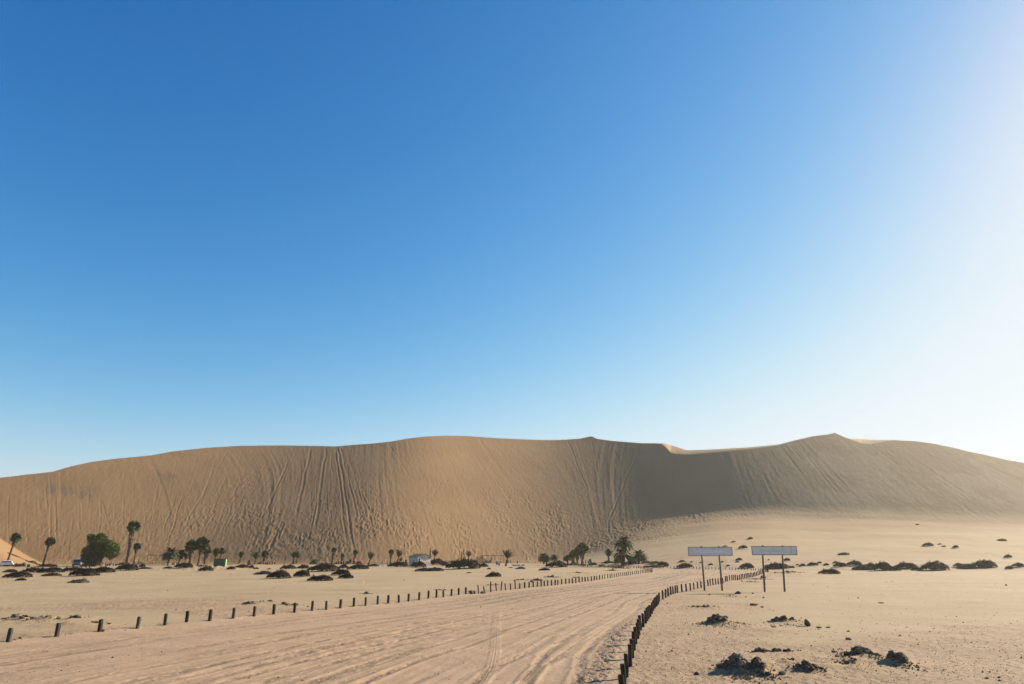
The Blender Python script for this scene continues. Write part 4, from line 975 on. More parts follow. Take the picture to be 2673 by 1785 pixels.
# ------------------------------------------------------------------ the big spreading tree
def big_tree(px, py, label):
    x, y = place(px, py); s_ = mpp(y, 3); root = empty('spreading_tree', (x, y, Zh(x, y) - .05)); tag(root, label, 'tree'); r_ = np.random.default_rng(4)
    blobs = []                                                    # (x px, y px, radius px, brown)
    for (a_, b_, c_, br) in [(235,1415,17,0),(250,1410,15,0),(262,1418,14,0),(240,1430,20,0),(258,1434,18,0),(275,1424,15,0),(286,1432,14,0),(291,1446,11,0),(281,1444,13,0),(288,1456,6,0),(270,1440,14,0),(228,1440,15,0),
                             (224,1450,14,1),(236,1456,17,1),(250,1455,16,1),(220,1458,9,1),(240,1468,14,1),(254,1466,11,1),(232,1462,12,1),(262,1452,10,0),(230,1405,9,0),(250,1402,8,0),(240,1401,6,0)]:
        blobs.append(((a_ - px) * s_, (py - b_) * s_, c_ * s_, br))
    tk_ = MB(); tk_.tube([(0, 0, -.3), (.05, 0, 1.0), (-.1, .1, 2.2), (.1, 0, 3.2)], [.42, .34, .28, .2], 9)
    for (bx_, bz_, rr_, br) in blobs[::2]:
        tk_.tube([(-.05, 0, 1.2), (bx_ * .45, r_.uniform(-.6, .6), 1.2 + (bz_ - 1.2) * .5), (bx_ * .9, r_.uniform(-1, 1), bz_ * .93)], [.16, .10, .03], 6)
    tk_.build('trunk', M['bark'], root, True)
    vs = []; fs = []; mi = []
    for (bx_, bz_, rr_, br) in blobs:
        dep = rr_ * 1.1; n = int(900 * (rr_ / 1.6) ** 2) + 120; yo = r_.uniform(-1.3, 1.3)
        d = r_.normal(size=(n, 3)); d /= np.linalg.norm(d, axis=1)[:, None]; rad = rr_ * (.35 + .65 * r_.random(n) ** .35) * (1 + .22 * np.sin(d[:, 0] * 7 + bx_) * np.cos(d[:, 2] * 6 + bz_))
        c_ = d * rad[:, None] * np.array([1, 1.0, .95]) + np.array([bx_, yo, bz_])
        a1 = r_.normal(size=(n, 3)); a1 /= np.linalg.norm(a1, axis=1)[:, None]; a2 = np.cross(a1, r_.normal(size=(n, 3))); a2 /= np.linalg.norm(a2, axis=1)[:, None]
        L = r_.uniform(.10, .26, n)[:, None]; o = len(vs)
        down = np.array([0, 0, -1.0]) * .12
        for p_, u1, v1, l_ in zip(c_, a1, a2, L[:, 0]):
            o = len(vs); vs += [tuple(p_ - u1 * l_), tuple(p_ + v1 * l_ * .5), tuple(p_ + u1 * l_ + down), tuple(p_ - v1 * l_ * .5)]; fs.append((o, o + 1, o + 2, o + 3)); mi.append(1 if (br and r_.random() < .75) else 0)
    me = bpy.data.meshes.new('crown'); me.from_pydata(vs, [], fs); me.materials.append(M['leaf']); me.materials.append(M['leafbrown']); me.polygons.foreach_set('material_index', mi); put('crown', me, root)
big_tree(244, 1479, 'big dense green spreading tree beside the minibus')

# ------------------------------------------------------------------ shrubs
def shrub_mesh(seed, nt_, tl, spiky, mt, lumps):
    r_ = np.random.default_rng(seed); L = [(r_.uniform(-.34, .34), r_.uniform(-.25, .25), r_.uniform(.12, .24), r_.uniform(.3, .9)) for _ in range(lumps)]
    def hgt(x, y):
        e = np.clip(1 - (x / .5) ** 2 - (y / .5) ** 2, 0, 1) ** .42
        sk = .62 + .38 * sstep(-.5, .15, x) * (1 - .35 * sstep(.25, .5, x))
        h = .66 * e * sk
        for (a_, b_, c_, d_) in L: h = np.maximum(h, e ** .4 * d_ * np.exp(-((x - a_) ** 2 + (y - b_) ** 2) / c_ ** 2 / .9) * .95)
        return h * (1 + .16 * vnoise(x * 9, y * 9, seed))
    g = np.linspace(-.5, .5, 23); gx, gy = np.meshgrid(g, g); gz = hgt(gx * .96, gy * .96) * .86 - .04; vs = np.stack([gx, gy, gz], -1).reshape(-1, 3).tolist(); fs = []
    for i in range(22):
        for j in range(22):
            if gx[i, j] ** 2 + gy[i, j] ** 2 < .26: fs.append((i * 23 + j, i * 23 + j + 1, (i + 1) * 23 + j + 1, (i + 1) * 23 + j))
    a_ = r_.uniform(0, 2 * pi, nt_); q_ = .5 * r_.random(nt_) ** .5; x = q_ * np.cos(a_); y = q_ * np.sin(a_); z = hgt(x, y) * r_.uniform(.55, 1.0, nt_)
    d = np.stack([x * 1.5 + r_.normal(0, .4, nt_), y * 1.5 + r_.normal(0, .4, nt_), .5 + .5 * r_.random(nt_)], -1); d /= np.linalg.norm(d, axis=1)[:, None]
    s_ = np.cross(d, r_.normal(size=(nt_, 3))); s_ /= np.linalg.norm(s_, axis=1)[:, None]; l_ = tl * r_.uniform(.4, 1.2, nt_) * (1 + spiky * (r_.random(nt_) < .12)); w_ = tl * .22
    for k in range(nt_):
        p_ = np.array([x[k], y[k], z[k] - .02]); o = len(vs); tip = p_ + d[k] * l_[k] * np.array([.6, .6, 1.6]); vs += [(p_ - s_[k] * w_).tolist(), (p_ + s_[k] * w_).tolist(), tip.tolist()]; fs.append((o, o + 1, o + 2))
    zm_ = max(p_[2] for p_ in vs[:529]) * 1.02; vs = [(p_[0], p_[1], p_[2] / zm_) for p_ in vs]; me = bpy.data.meshes.new('shrub'); me.from_pydata(vs, [], fs); me.materials.append(mt); return me
SM = {0: [shrub_mesh(10 + i, 2200, .075, 1.3, M['shrub'], 4 + i) for i in range(6)], 1: [shrub_mesh(30 + i, 600, .12, 1.5, M['shrub'], 7) for i in range(5)],
      2: [shrub_mesh(50 + i, 700, .08, 1.0, M['shrub2'], 5) for i in range(3)], 3: [shrub_mesh(60, 900, .07, 1.4, M['shrub3'], 5)]}
SH.append((*place(818, 1474), 28 * mpp(215), 19 * mpp(215), 2, 'pale grey green bushy sapling between the twin palms and thin fan palm'))
for k, (x, y, wd, ht, kd, lab) in enumerate(SH):
    o = put('shrub', SM[kd][k % len(SM[kd])]); dp_ = min(max(wd * .75, .8), 7); yy = y + dp_ * .42
    o.location = (x, yy, min(Zh(x, yy), Zh(x, y) + .15) - .06); o.scale = (wd * 1.04, dp_, ht * .77 + .04); o.rotation_euler = (0, 0, random.choice((0, 0, 0)) + random.uniform(-.25, .25))
    tag(o, lab, 'shrub', 'low dark desert shrubs on sand mounds')

# ------------------------------------------------------------------ huts, frames, furniture, vehicles
def plain(name, col, rough=.6, spec=.3, var=.15, scale=3.0, metal=0.0):
    return simple(name, tuple(c_ * (1 - var) for c_ in col), tuple(c_ * (1 + var) for c_ in col), scale, rough, .15, .01, spec, metal)
M['gdark'] = plain('green_painted_board', (.035, .075, .045)); M['gsunlit'] = plain('sunlit_green_board', (.20, .34, .19)); M['groof'] = plain('green_roof_sheet', (.045, .095, .045))
M['hutwall'] = simple('limewashed_wall', (.40, .35, .33), (.54, .48, .45), 1.2, .85, .2, .01, stretch=(1, 1, .5)); M['hutpink'] = plain('faded_pink_mural', (.40, .29, .26), .85); M['hutdoor'] = plain('pale_grey_door', (.42, .44, .50), .7)
M['dark'] = plain('dark_opening', (.02, .018, .016), .7); M['white'] = plain('white_paint', (.72, .72, .70), .45, .4, .08); M['woodbeam'] = simple('dark_beam', (.05, .045, .035), (.11, .10, .075), 4, .85, .3, .01)
M['sail'] = plain('bleached_shade_slats', (.50, .47, .40), .8); M['concrete'] = plain('weathered_concrete', (.22, .19, .16), .9); M['bin'] = plain('green_bin_plastic', (.03, .07, .055), .5); M['bindark'] = plain('dark_blue_bin_plastic', (.025, .035, .055), .5)
M['blue'] = plain('blue_drum_plastic', (.04, .06, .22), .45); M['red'] = plain('dark_red_canvas', (.22, .035, .04), .8); M['silver'] = plain('grey_blue_car_paint', (.22, .24, .27), .3, .5, .05, 3, .3); M['carwhite'] = plain('white_car_paint', (.70, .71, .72), .3, .5, .03)
M['rubber'] = plain('black_rubber', (.02, .02, .02), .8); M['lamp'] = plain('headlamp_glass', (.6, .6, .6), .2, .5); M['tank'] = plain('blue_green_tank', (.04, .08, .10), .5)
m, t, b = mat('tinted_window_glass', .08); b.inputs['Base Color'].default_value = (.015, .022, .028, 1); b.inputs['Specular IOR Level'].default_value = .5; M['glass'] = m
def root_at(name, px, py, label, cat, rz=0.0, group=None):
    x, y = place(px, py); o = empty(name, (x, y, Zh(x, y)), rz); tag(o, label, cat, group); return o, mpp(y, 1)

# green shed
R0_, s_ = root_at('green_shed', 569, 1482, 'small green shed with flat roof, its right side pale in the sun', 'shed', radians(9))
W_, H_, D_ = 2.95, 2.25, 2.2
mb = MB(); mb.box((0, D_ / 2, H_ / 2 - .05), (W_, .08, H_)); mb.box((0, D_ + .9 - .9, H_ / 2 - .05), (W_, .08, H_)); mb.box((-W_ / 2 + .04, D_ / 4 * 3, H_ / 2 - .05), (.08, D_ / 2 - .1, H_))
for i in range(9): mb.box((-W_ / 2 + W_ * (i + .5) / 9, D_ / 2 - .055, H_ / 2), (.03, .03, H_ - .1))
mb.build('wall', M['gdark'], R0_)
mb = MB(); mb.box((W_ / 2 + .0, D_ / 4 * 3, H_ / 2 - .05), (.08, D_ / 2 - .08, H_ - .01)); mb.box((W_ / 2 - .3, D_ / 2 - .08, H_ / 2), (.06, .04, H_ - .15)); mb.build('side_wall', M['gsunlit'], R0_)  # same shed green, with the sun on this side put into a paler colour
mb = MB(); mb.box((.03, D_ * .75, H_ - .02), (W_ + .35, D_ / 2 + .45, .09)); mb.build('roof', M['woodbeam'], R0_)
mb = MB(); mb.box((W_ / 2 - .18, D_ / 2 - .06, H_ / 2), (.22, .05, H_ - .2)); mb.build('corner_board', M['groof'], R0_)
# white hut with a gable roof
R0_, s_ = root_at('white_hut', 1089, 1480, 'whitewashed hut with shallow green gable roof between shrub mounds', 'hut', radians(38))
# local frame: x along the gable wall (right of the corner), y along the long wall (left of the corner)
GW, LW, EH, RH = 4.2, 4.6, 2.65, 3.3
mb = MB(); mb.add([(0, 0, -.3), (GW, 0, -.3), (GW, 0, EH), (GW / 2, 0, RH), (0, 0, EH)], [(0, 1, 2, 3, 4)]); mb.add([(0, LW, -.3), (GW, LW, -.3), (GW, LW, EH), (GW / 2, LW, RH), (0, LW, EH)], [(4, 3, 2, 1, 0)])
mb.add([(0, 0, -.3), (0, LW, -.3), (0, LW, EH), (0, 0, EH)], [(3, 2, 1, 0)]); mb.add([(GW, 0, -.3), (GW, LW, -.3), (GW, LW, EH), (GW, 0, EH)], [(0, 1, 2, 3)]); mb.build('wall', M['hutwall'], R0_)
rf = MB(); ov = .35
for sgn in (0, 1):
    xe = -ov if sgn == 0 else GW + ov; ze = EH - ov * (RH - EH) / (GW / 2)
    rf.add([(xe, -ov, ze + .03), (xe, LW + ov, ze + .03), (GW / 2, LW + ov, RH + .06), (GW / 2, -ov, RH + .06), (xe, -ov, ze + .11), (xe, LW + ov, ze + .11), (GW / 2, LW + ov, RH + .14), (GW / 2, -ov, RH + .14)],
           [(0, 1, 2, 3), (7, 6, 5, 4), (0, 3, 7, 4), (1, 5, 6, 2), (0, 4, 5, 1)])
rf.build('roof', M['groof'], R0_)
mb = MB(); mb.box((-.03, LW * .30, 1.0), (.06, .95, 2.0)); dr = mb.build('door', M['hutdoor'], R0_); mb = MB(); mb.box((-.08, LW * .30 + .35, 1.0), (.05, .06, .12)); mb.build('handle', M['dark'], dr)
mb = MB(); mb.box((.62, -.02, 1.55), (.6, .05, 1.25)); wn = mb.build('window', M['dark'], R0_); mb = MB()
for z in (.9, 2.2): mb.box((.62, -.05, z), (.72, .05, .06))
for x0 in (.29, .95): mb.box((x0, -.05, 1.55), (.06, .05, 1.24))
mb.build('frame', M['white'], wn)
mb = MB(); mb.add([(1.1, -.012, .35), (GW - .12, -.012, .35), (GW - .12, -.012, 1.2), (GW * .74, -.012, 1.35), (GW * .5, -.012, 1.0), (1.1, -.012, .7)], [(0, 1, 2, 3, 4, 5)]); mb.build('faded_mural', M['hutpink'], R0_)
mb = MB(); mb.box((GW / 2, -.2, EH - .05 + .2), (.08, .3, .08)); mb.box((GW - .25, -.08, 2.35), (.5, .1, .3)); mb.build('wall_lamp', M['dark'], R0_)
# shade frames
def shade_frame(px, py, wpx, hpx, label, mtp, mtr, nslat, sag, posts, rz, dep=4.0, bench=True):
    R, s_ = root_at('shade_frame', px, py, label, 'shade structure', rz); W_, H_ = wpx * s_, hpx * s_
    for (fx, fy) in posts:
        pb = MB(); pb.box((W_ * fx, dep * fy, H_ / 2 - .1), (.11, .11, H_ + .2)); pb.build('post', mtp, R)
    bm_ = MB(); 
    for fy in (0, 1): bm_.box((W_ / 2, dep * fy, H_ - .02), (W_ + .4, .10, .14))
    for fx in (0, .5, 1): bm_.box((W_ * fx, dep / 2, H_ + .10), (.09, dep + .3, .09))
    bm_.build('beam', mtp, R); sl_ = MB()
    for i in range(nslat):
        u_ = (i + .5) / nslat; z = H_ + .19 - sag * sin(pi * u_) * random.uniform(.5, 1); sl_.box((W_ * u_, dep / 2, z), (W_ / nslat * random.uniform(.35, .7), dep + random.uniform(-.6, .5), .03), random.uniform(-.06, .06))
    sl_.build('roof_slats', mtr, R)
    mb = MB(); mb.box((W_ / 2, dep / 2, .06), (W_ + .3, dep + .3, .14)); mb.build('floor_slab', M['concrete'], R)
    if bench:
        for fx in (.22, .8): b2 = MB(); b2.box((W_ * fx, dep * .4, .55), (1.5, .4, .08)); b2.box((W_ * fx - .55, dep * .4, .32), (.12, .35, .40)); b2.box((W_ * fx + .55, dep * .4, .32), (.12, .35, .40)); b2.build('bench', M['woodbeam'], R)
shade_frame(383, 1473, 48, 23, 'dark green open shade frame with sparse roof left of the feather palm', M['gdark'], M['woodbeam'], 14, .1, [(0, 0), (.5, 0), (.62, 1), (1, 0), (0.06, 1), (1, 1)], radians(-6), 5)
shade_frame(1260, 1470, 54, 19.5, 'pale roofed open shade frame with benches left of the windblown palm', M['woodbeam'], M['sail'], 11, .28, [(0, 0), (.08, 1), (.40, 0), (.46, 1), (.6, 1), (.88, 0), (1, 0)], radians(3), 5)
# picnic tables with seats
def table(px, py, label, wpx=14):
    R, s_ = root_at('picnic_table', px, py, label, 'picnic table', random.uniform(-.3, .3), 'concrete picnic tables'); w_ = 1.5
    mb = MB(); mb.box((0, 0, .76), (w_, .9, .09)); mb.build('table_top', M['concrete'], R)
    for x0 in (-.45, .45): mb = MB(); mb.box((x0, 0, .36), (.22, .6, .72)); mb.build('leg', M['dark'], R)
    for x0 in (-1.15, 1.15): mb = MB(); mb.box((x0, 0, .23), (.42, .42, .46)); mb.box((x0, 0, .47), (.5, .5, .06)); mb.build('seat', M['dark'], R)
for a_ in [(685, 1472, 'dark picnic table with two seats below the small fan palm'), (707, 1472, 'small picnic table right of the one below the fan palm'), (887, 1471, 'picnic table under the smallest spindly palm'), (900, 1471, 'picnic table between the spindly palm and a green bin'),
           (291, 1477, 'picnic table under the big tree with people around it'), (1550-18, 1470, 'dark table beside the water tank'), (459, 1474, 'table between the two feather palms')]: table(*a_)
# bins and drums
def bin_(px, py, hpx, mt, label, drum=False):
    R, s_ = root_at('litter_bin', px, py, label, 'bin', random.uniform(-.4, .4), 'bins of the picnic ground'); H = hpx * s_; r0 = H * .36
    mb = MB()
    if drum: mb.tube([(0, 0, 0), (0, 0, H * .33), (0, 0, H * .36), (0, 0, H * .66), (0, 0, H * .69), (0, 0, H)], [r0, r0, r0 * 1.04, r0, r0 * 1.04, r0], 14)
    else: mb.box((0, 0, H / 2), (r0 * 1.8, r0 * 1.8, H), taper=1.12)
    mb.build('container', mt, R); mb = MB()
    if drum: mb.tube([(0, 0, H + .003), (0, 0, H + .05)], r0 * 1.06, 14)
    else: mb.box((0, .02, H + .035), (r0 * 2.15, r0 * 2.15, .06))
    mb.build('lid', mt, R)
for a_ in [(63, 1477, 8, M['bin'], 'green bin at far left beside the low brown shrub'), (73.5, 1480.5, 6.5, M['bindark'], 'dark squat bin at far left, right of the green bin'), (914, 1469, 8, M['bin'], 'green bin left of the slender leaning palm'),
           (908, 1471, 6, M['bindark'], 'dark bin beside the green bin left of the slender palm'), (1059.5, 1468.5, 7, M['bin'], 'dark bin left of the white hut', True), (1281, 1470, 8, M['concrete'], 'dark drum standing in the pale shade frame', True),
           (1297.5, 1474, 8, M['blue'], 'bright blue drum in front of the pale shade frame', True), (1303, 1477, 6, M['bin'], 'green drum at the right of the blue drum', True), (1326, 1470, 6.5, M['bindark'], 'dark bin right behind the windblown palm by the frame'),
           (1333, 1470, 6, M['concrete'], 'grey bin second right of the windblown palm', True), (1351, 1471, 6, M['concrete'], 'grey bin alone on the sand right of the shade frame', True), (926.5, 1471, 6, M['red'], 'reddish box at the foot of the slender leaning palm')]: bin_(*a_)
# red tent
R0_, s_ = root_at('small_tent', 939, 1469, 'low dark red dome tent on the sand', 'tent'); mb = MB(); w_, h_ = 9 * s_, 5 * s_; vs = []; n = 12
for i in range(5):
    e_ = i / 4 * pi / 2 * .96
    for k in range(n): a_ = 2 * pi * k / n; vs.append((cos(a_) * cos(e_) ** .8 * w_ * (1 + .05 * sin(3 * a_)), sin(a_) * cos(e_) ** .8 * .9, sin(e_) * h_))
mb.add(vs, [(i * n + k, i * n + (k + 1) % n, (i + 1) * n + (k + 1) % n, (i + 1) * n + k) for i in range(4) for k in range(n)] + [tuple(4 * n + k for k in range(n))]); mb.build('canopy', M['red'], R0_, True)
mb = MB(); mb.add([(-.3, -.93, .02), (.3, -.93, .02), (.1, -.72, .42), (-.1, -.72, .42)], [(0, 1, 2, 3)]); mb.build('door_flap', M['dark'], R0_)
# braai stands (post with a grid on a low frame)
for px, lab in ((997, 'left one of two dark grill stands left of the white hut'), (1010.5, 'right one of two dark grill stands left of the white hut')):
    R0_, s_ = root_at('grill_stand', px, 1479, lab, 'grill stand', 0, 'pair of grill stands'); 
    mb = MB(); mb.box((0, 0, .75), (.12, .12, 1.6)); mb.build('chimney_post', M['gdark'], R0_); mb = MB(); mb.box((.28, 0, .83), (.46, .5, .07)); mb.build('grid', M['concrete'], R0_)
    mb = MB(); mb.box((.48, 0, .38), (.09, .09, .80)); mb.build('leg', M['gdark'], R0_); mb = MB(); mb.box((.24, .2, 1.15), (.34, .05, .5)); mb.build('back_plate', M['white'], R0_)
# dark green container behind the palm, water tank
R0_, s_ = root_at('green_container', 1651, 1474, 'tall dark green box with a white edge between the great palm and its neighbour', 'container', radians(-14)); W_, H_ = 19 * s_, 19 * s_
mb = MB(); mb.box((0, .6, H_ / 2), (W_, 1.6, H_)); mb.build('body', M['gdark'], R0_); mb = MB(); mb.box((W_ / 2 + .03, -.1, H_ * .4), (.12, .25, H_ * .7)); mb.build('edge_board', M['white'], R0_); mb = MB(); mb.box((0, .6, H_ + .05), (W_ + .2, 1.8, .08)); mb.build('roof', M['woodbeam'], R0_)
R0_, s_ = root_at('water_tank', 1541.5, 1471, 'small blue grey water tank raised on a stand', 'water tank'); mb = MB()
for sx_ in (-.4, .4):
    for sy_ in (-.4, .4): mb.box((sx_, sy_, .3), (.1, .1, .6))
mb.box((0, 0, .62), (1.1, 1.1, .06)); mb.build('stand', M['woodbeam'], R0_); mb = MB(); mb.tube([(0, 0, .65), (0, 0, 1.3), (0, 0, 1.4)], [.38, .38, .2], 14); mb.build('barrel', M['tank'], R0_)
# low rails
def rail(pts, label, h=.45, white=False, step=2.0):
    P0 = [place(*p_) for p_ in pts]; x0, y0 = P0[0]; R = empty('low_rail', (x0, y0, Zh(x0, y0))); tag(R, label, 'rail fence', 'low rails round the picnic ground'); rb = MB(); 
    for (xa, ya), (xb, yb) in zip(P0[:-1], P0[1:]):
        L = math.hypot(xb - xa, yb - ya); n = max(1, int(L / step)); a_ = math.atan2(yb - ya, xb - xa)
        for i in range(n):
            u0, u1 = i / n, (i + 1) / n; A = Vector((xa + (xb - xa) * u0 - x0, ya + (yb - ya) * u0 - y0, 0)); B = Vector((xa + (xb - xa) * u1 - x0, ya + (yb - ya) * u1 - y0, 0))
            A.z = Zh(A.x + x0, A.y + y0) - Zh(x0, y0) + h; B.z = Zh(B.x + x0, B.y + y0) - Zh(x0, y0) + h; rb.tube([A, B], .035, 6)
            if i % 2 == 0: pb = MB(); pb.box((A.x, A.y, A.z - h / 2 - .05), (.09, .09, h + .12)); pb.build('rail_post', M['woodbeam'], R)
    rb.build('rail', M['white'] if white else M['woodbeam'], R)
rail([(966, 1472), (1060, 1471)], 'thin low rail behind the grill stands left of the hut'); rail([(972, 1476), (1012, 1477)], 'thin brown rail in front of the grill stands')
rail([(1246, 1471), (1318, 1471)], 'low rail along the pale shade frame'); rail([(1336, 1472), (1430, 1472.5)], 'long low rail between the shade frame and the young palms'); rail([(586, 1469.5), (622, 1470)], 'low rail between green shed and narrow upright palm')
rail([(1532, 1472), (1585, 1473)], 'low rail behind the dark shrub by the water tank')
# white painted stones
for i, px in enumerate([1339, 1342, 1345, 1348, 1351, 1354, 1357, 1361, 1364, 1367, 1371]):
    x, y = place(px, 1477.3); mb = MB(); mb.tube([(0, 0, -.05), (0, 0, .12), (0, 0, .38), (0, 0, .46)], [.16, .19, .15, .05], 9); o = mb.build('painted_stone', M['sail']); o.location = (x, y, Zh(x, y)); o.scale = (random.uniform(.8, 1.2),) * 3
    tag(o, f'small pale marker stone, {ordinal(i + 1)} from the left beside the windblown palm', 'marker stone', 'row of pale marker stones')

# ------------------------------------------------------------------ minibus seen from the front
R0_, s_ = root_at('minibus', 198, 1479, 'silver grey minibus parked facing the camera left of the big tree', 'minibus', radians(27)); W_, H_, L_ = 2.0, 2.18, 4.9
prof = [(-.02, .28), (-.06, .62), (.06, 1.08), (.62, 1.86), (.95, H_ - .08), (1.5, H_), (L_ - .2, H_ - .02), (L_, 1.7), (L_ + .02, .3)]      # y, z of the side profile
vs = []; fs = []; hw = [.98, 1.0, 1.0, .90, .82, .78, .80, .92, .97]
for (yy, zz), h_ in zip(prof, hw): vs += [(-W_ / 2 * h_, yy, zz), (W_ / 2 * h_, yy, zz)]
nP = len(prof); fs = [(2 * i, 2 * i + 1, 2 * i + 3, 2 * i + 2) for i in range(nP - 1)] + [tuple(2 * i for i in range(nP)), tuple(2 * i + 1 for i in range(nP))[::-1], (1, 0, 2 * nP - 2, 2 * nP - 1)]
mb = MB(); mb.add(vs, fs); me = bevel_mesh(mb.mesh('body', M['silver']), .05); put('body', me, R0_)
mb = MB(); mb.add([(-.86, .12, 1.12), (.86, .12, 1.12), (.76, .60, 1.80), (-.76, .60, 1.80)], [(0, 1, 2, 3)]); ws = mb.mesh('windscreen', M['glass'])
for v_ in ws.vertices: v_.co.y -= .03
put('windscreen', ws, R0_); mb = MB(); mb.box((0, -.10, .40), (1.94, .16, .26)); mb.build('bumper', M['rubber'], R0_); mb = MB(); mb.box((0, -.055, .74), (.95, .06, .16)); mb.build('grille', M['dark'], R0_)
mb = MB(); mb.box((0, -.12, .52), (.52, .03, .11)); mb.build('number_plate', M['white'], R0_)
for sx_ in (-1, 1):
    mb = MB(); mb.box((sx_ * .76, -.06, .76), (.34, .07, .18)); mb.build('headlight', M['lamp'], R0_); mb = MB(); mb.box((sx_ * 1.10, .32, 1.28), (.2, .08, .26)); mb.box((sx_ * .98, .34, 1.2), (.16, .04, .04)); mb.build('mirror', M['rubber'], R0_)
    for yy in (.85, 3.9): mb = MB(); mb.tube([(sx_ * .78, yy, .33), (sx_ * .99, yy, .33)], .33, 16); wh = mb.build('wheel', M['rubber'], R0_); mb = MB(); mb.tube([(sx_ * .95, yy, .33), (sx_ * 1.005, yy, .33)], .19, 12); mb.build('rim', M['silver'], wh)
    mb = MB(); mb.add([(sx_ * .985, .75, 1.16), (sx_ * .985, 4.5, 1.16), (sx_ * .86, 4.4, 1.78), (sx_ * .87, 1.0, 1.78)], [(0, 1, 2, 3)]); mb.build('side_window', M['glass'], R0_)
# white car seen from the side, behind the leaning palm
R0_, s_ = root_at('white_car', 12, 1477.5, 'white hatchback parked behind the leaning palm, cut by the left edge', 'car', radians(212)); L_ = 4.1
prof = [(-2.05, .32), (-2.05, .72), (-1.75, .86), (-1.55, 1.30), (-1.2, 1.46), (.1, 1.48), (.62, 1.36), (1.05, .98), (1.85, .86), (2.05, .62), (2.05, .32)]; vs = []; hw = [.8, .83, .84, .72, .66, .66, .68, .80, .80, .78, .76]
for (xx, zz), h_ in zip(prof, hw): vs += [(xx, -h_, zz), (xx, h_, zz)]
nP = len(prof); fs = [(2 * i, 2 * i + 1, 2 * i + 3, 2 * i + 2) for i in range(nP - 1)] + [tuple(2 * i for i in range(nP)), tuple(2 * i + 1 for i in range(nP))[::-1], (1, 0, 2 * nP - 2, 2 * nP - 1)]
mb = MB(); mb.add(vs, fs); put('body', bevel_mesh(mb.mesh('body', M['carwhite']), .04), R0_)
for sy_ in (-1, 1):
    for (xa, xb, xc, xd) in ((-1.50, -.62, -.62, -1.28), (-.54, .35, .20, -.54), (.42, .90, .56, .28)):
        mb = MB(); mb.add([(xa, sy_ * .835, .94), (xb, sy_ * .835, .94), (xc, sy_ * .715, 1.36), (xd, sy_ * .715, 1.36)], [(0, 1, 2, 3)]); mb.build('side_window', M['glass'], R0_)
    for xx in (-1.3, 1.3): mb = MB(); mb.tube([(xx, sy_ * .62, .31), (xx, sy_ * .86, .31)], .31, 16); wh = mb.build('wheel', M['rubber'], R0_); mb = MB(); mb.tube([(xx, sy_ * .83, .31), (xx, sy_ * .875, .31)], .18, 12); mb.build('rim', M['lamp'], wh)
    mb = MB(); mb.box((1.95, sy_ * .6, .68), (.16, .26, .12)); mb.build('headlight', M['lamp'], R0_)

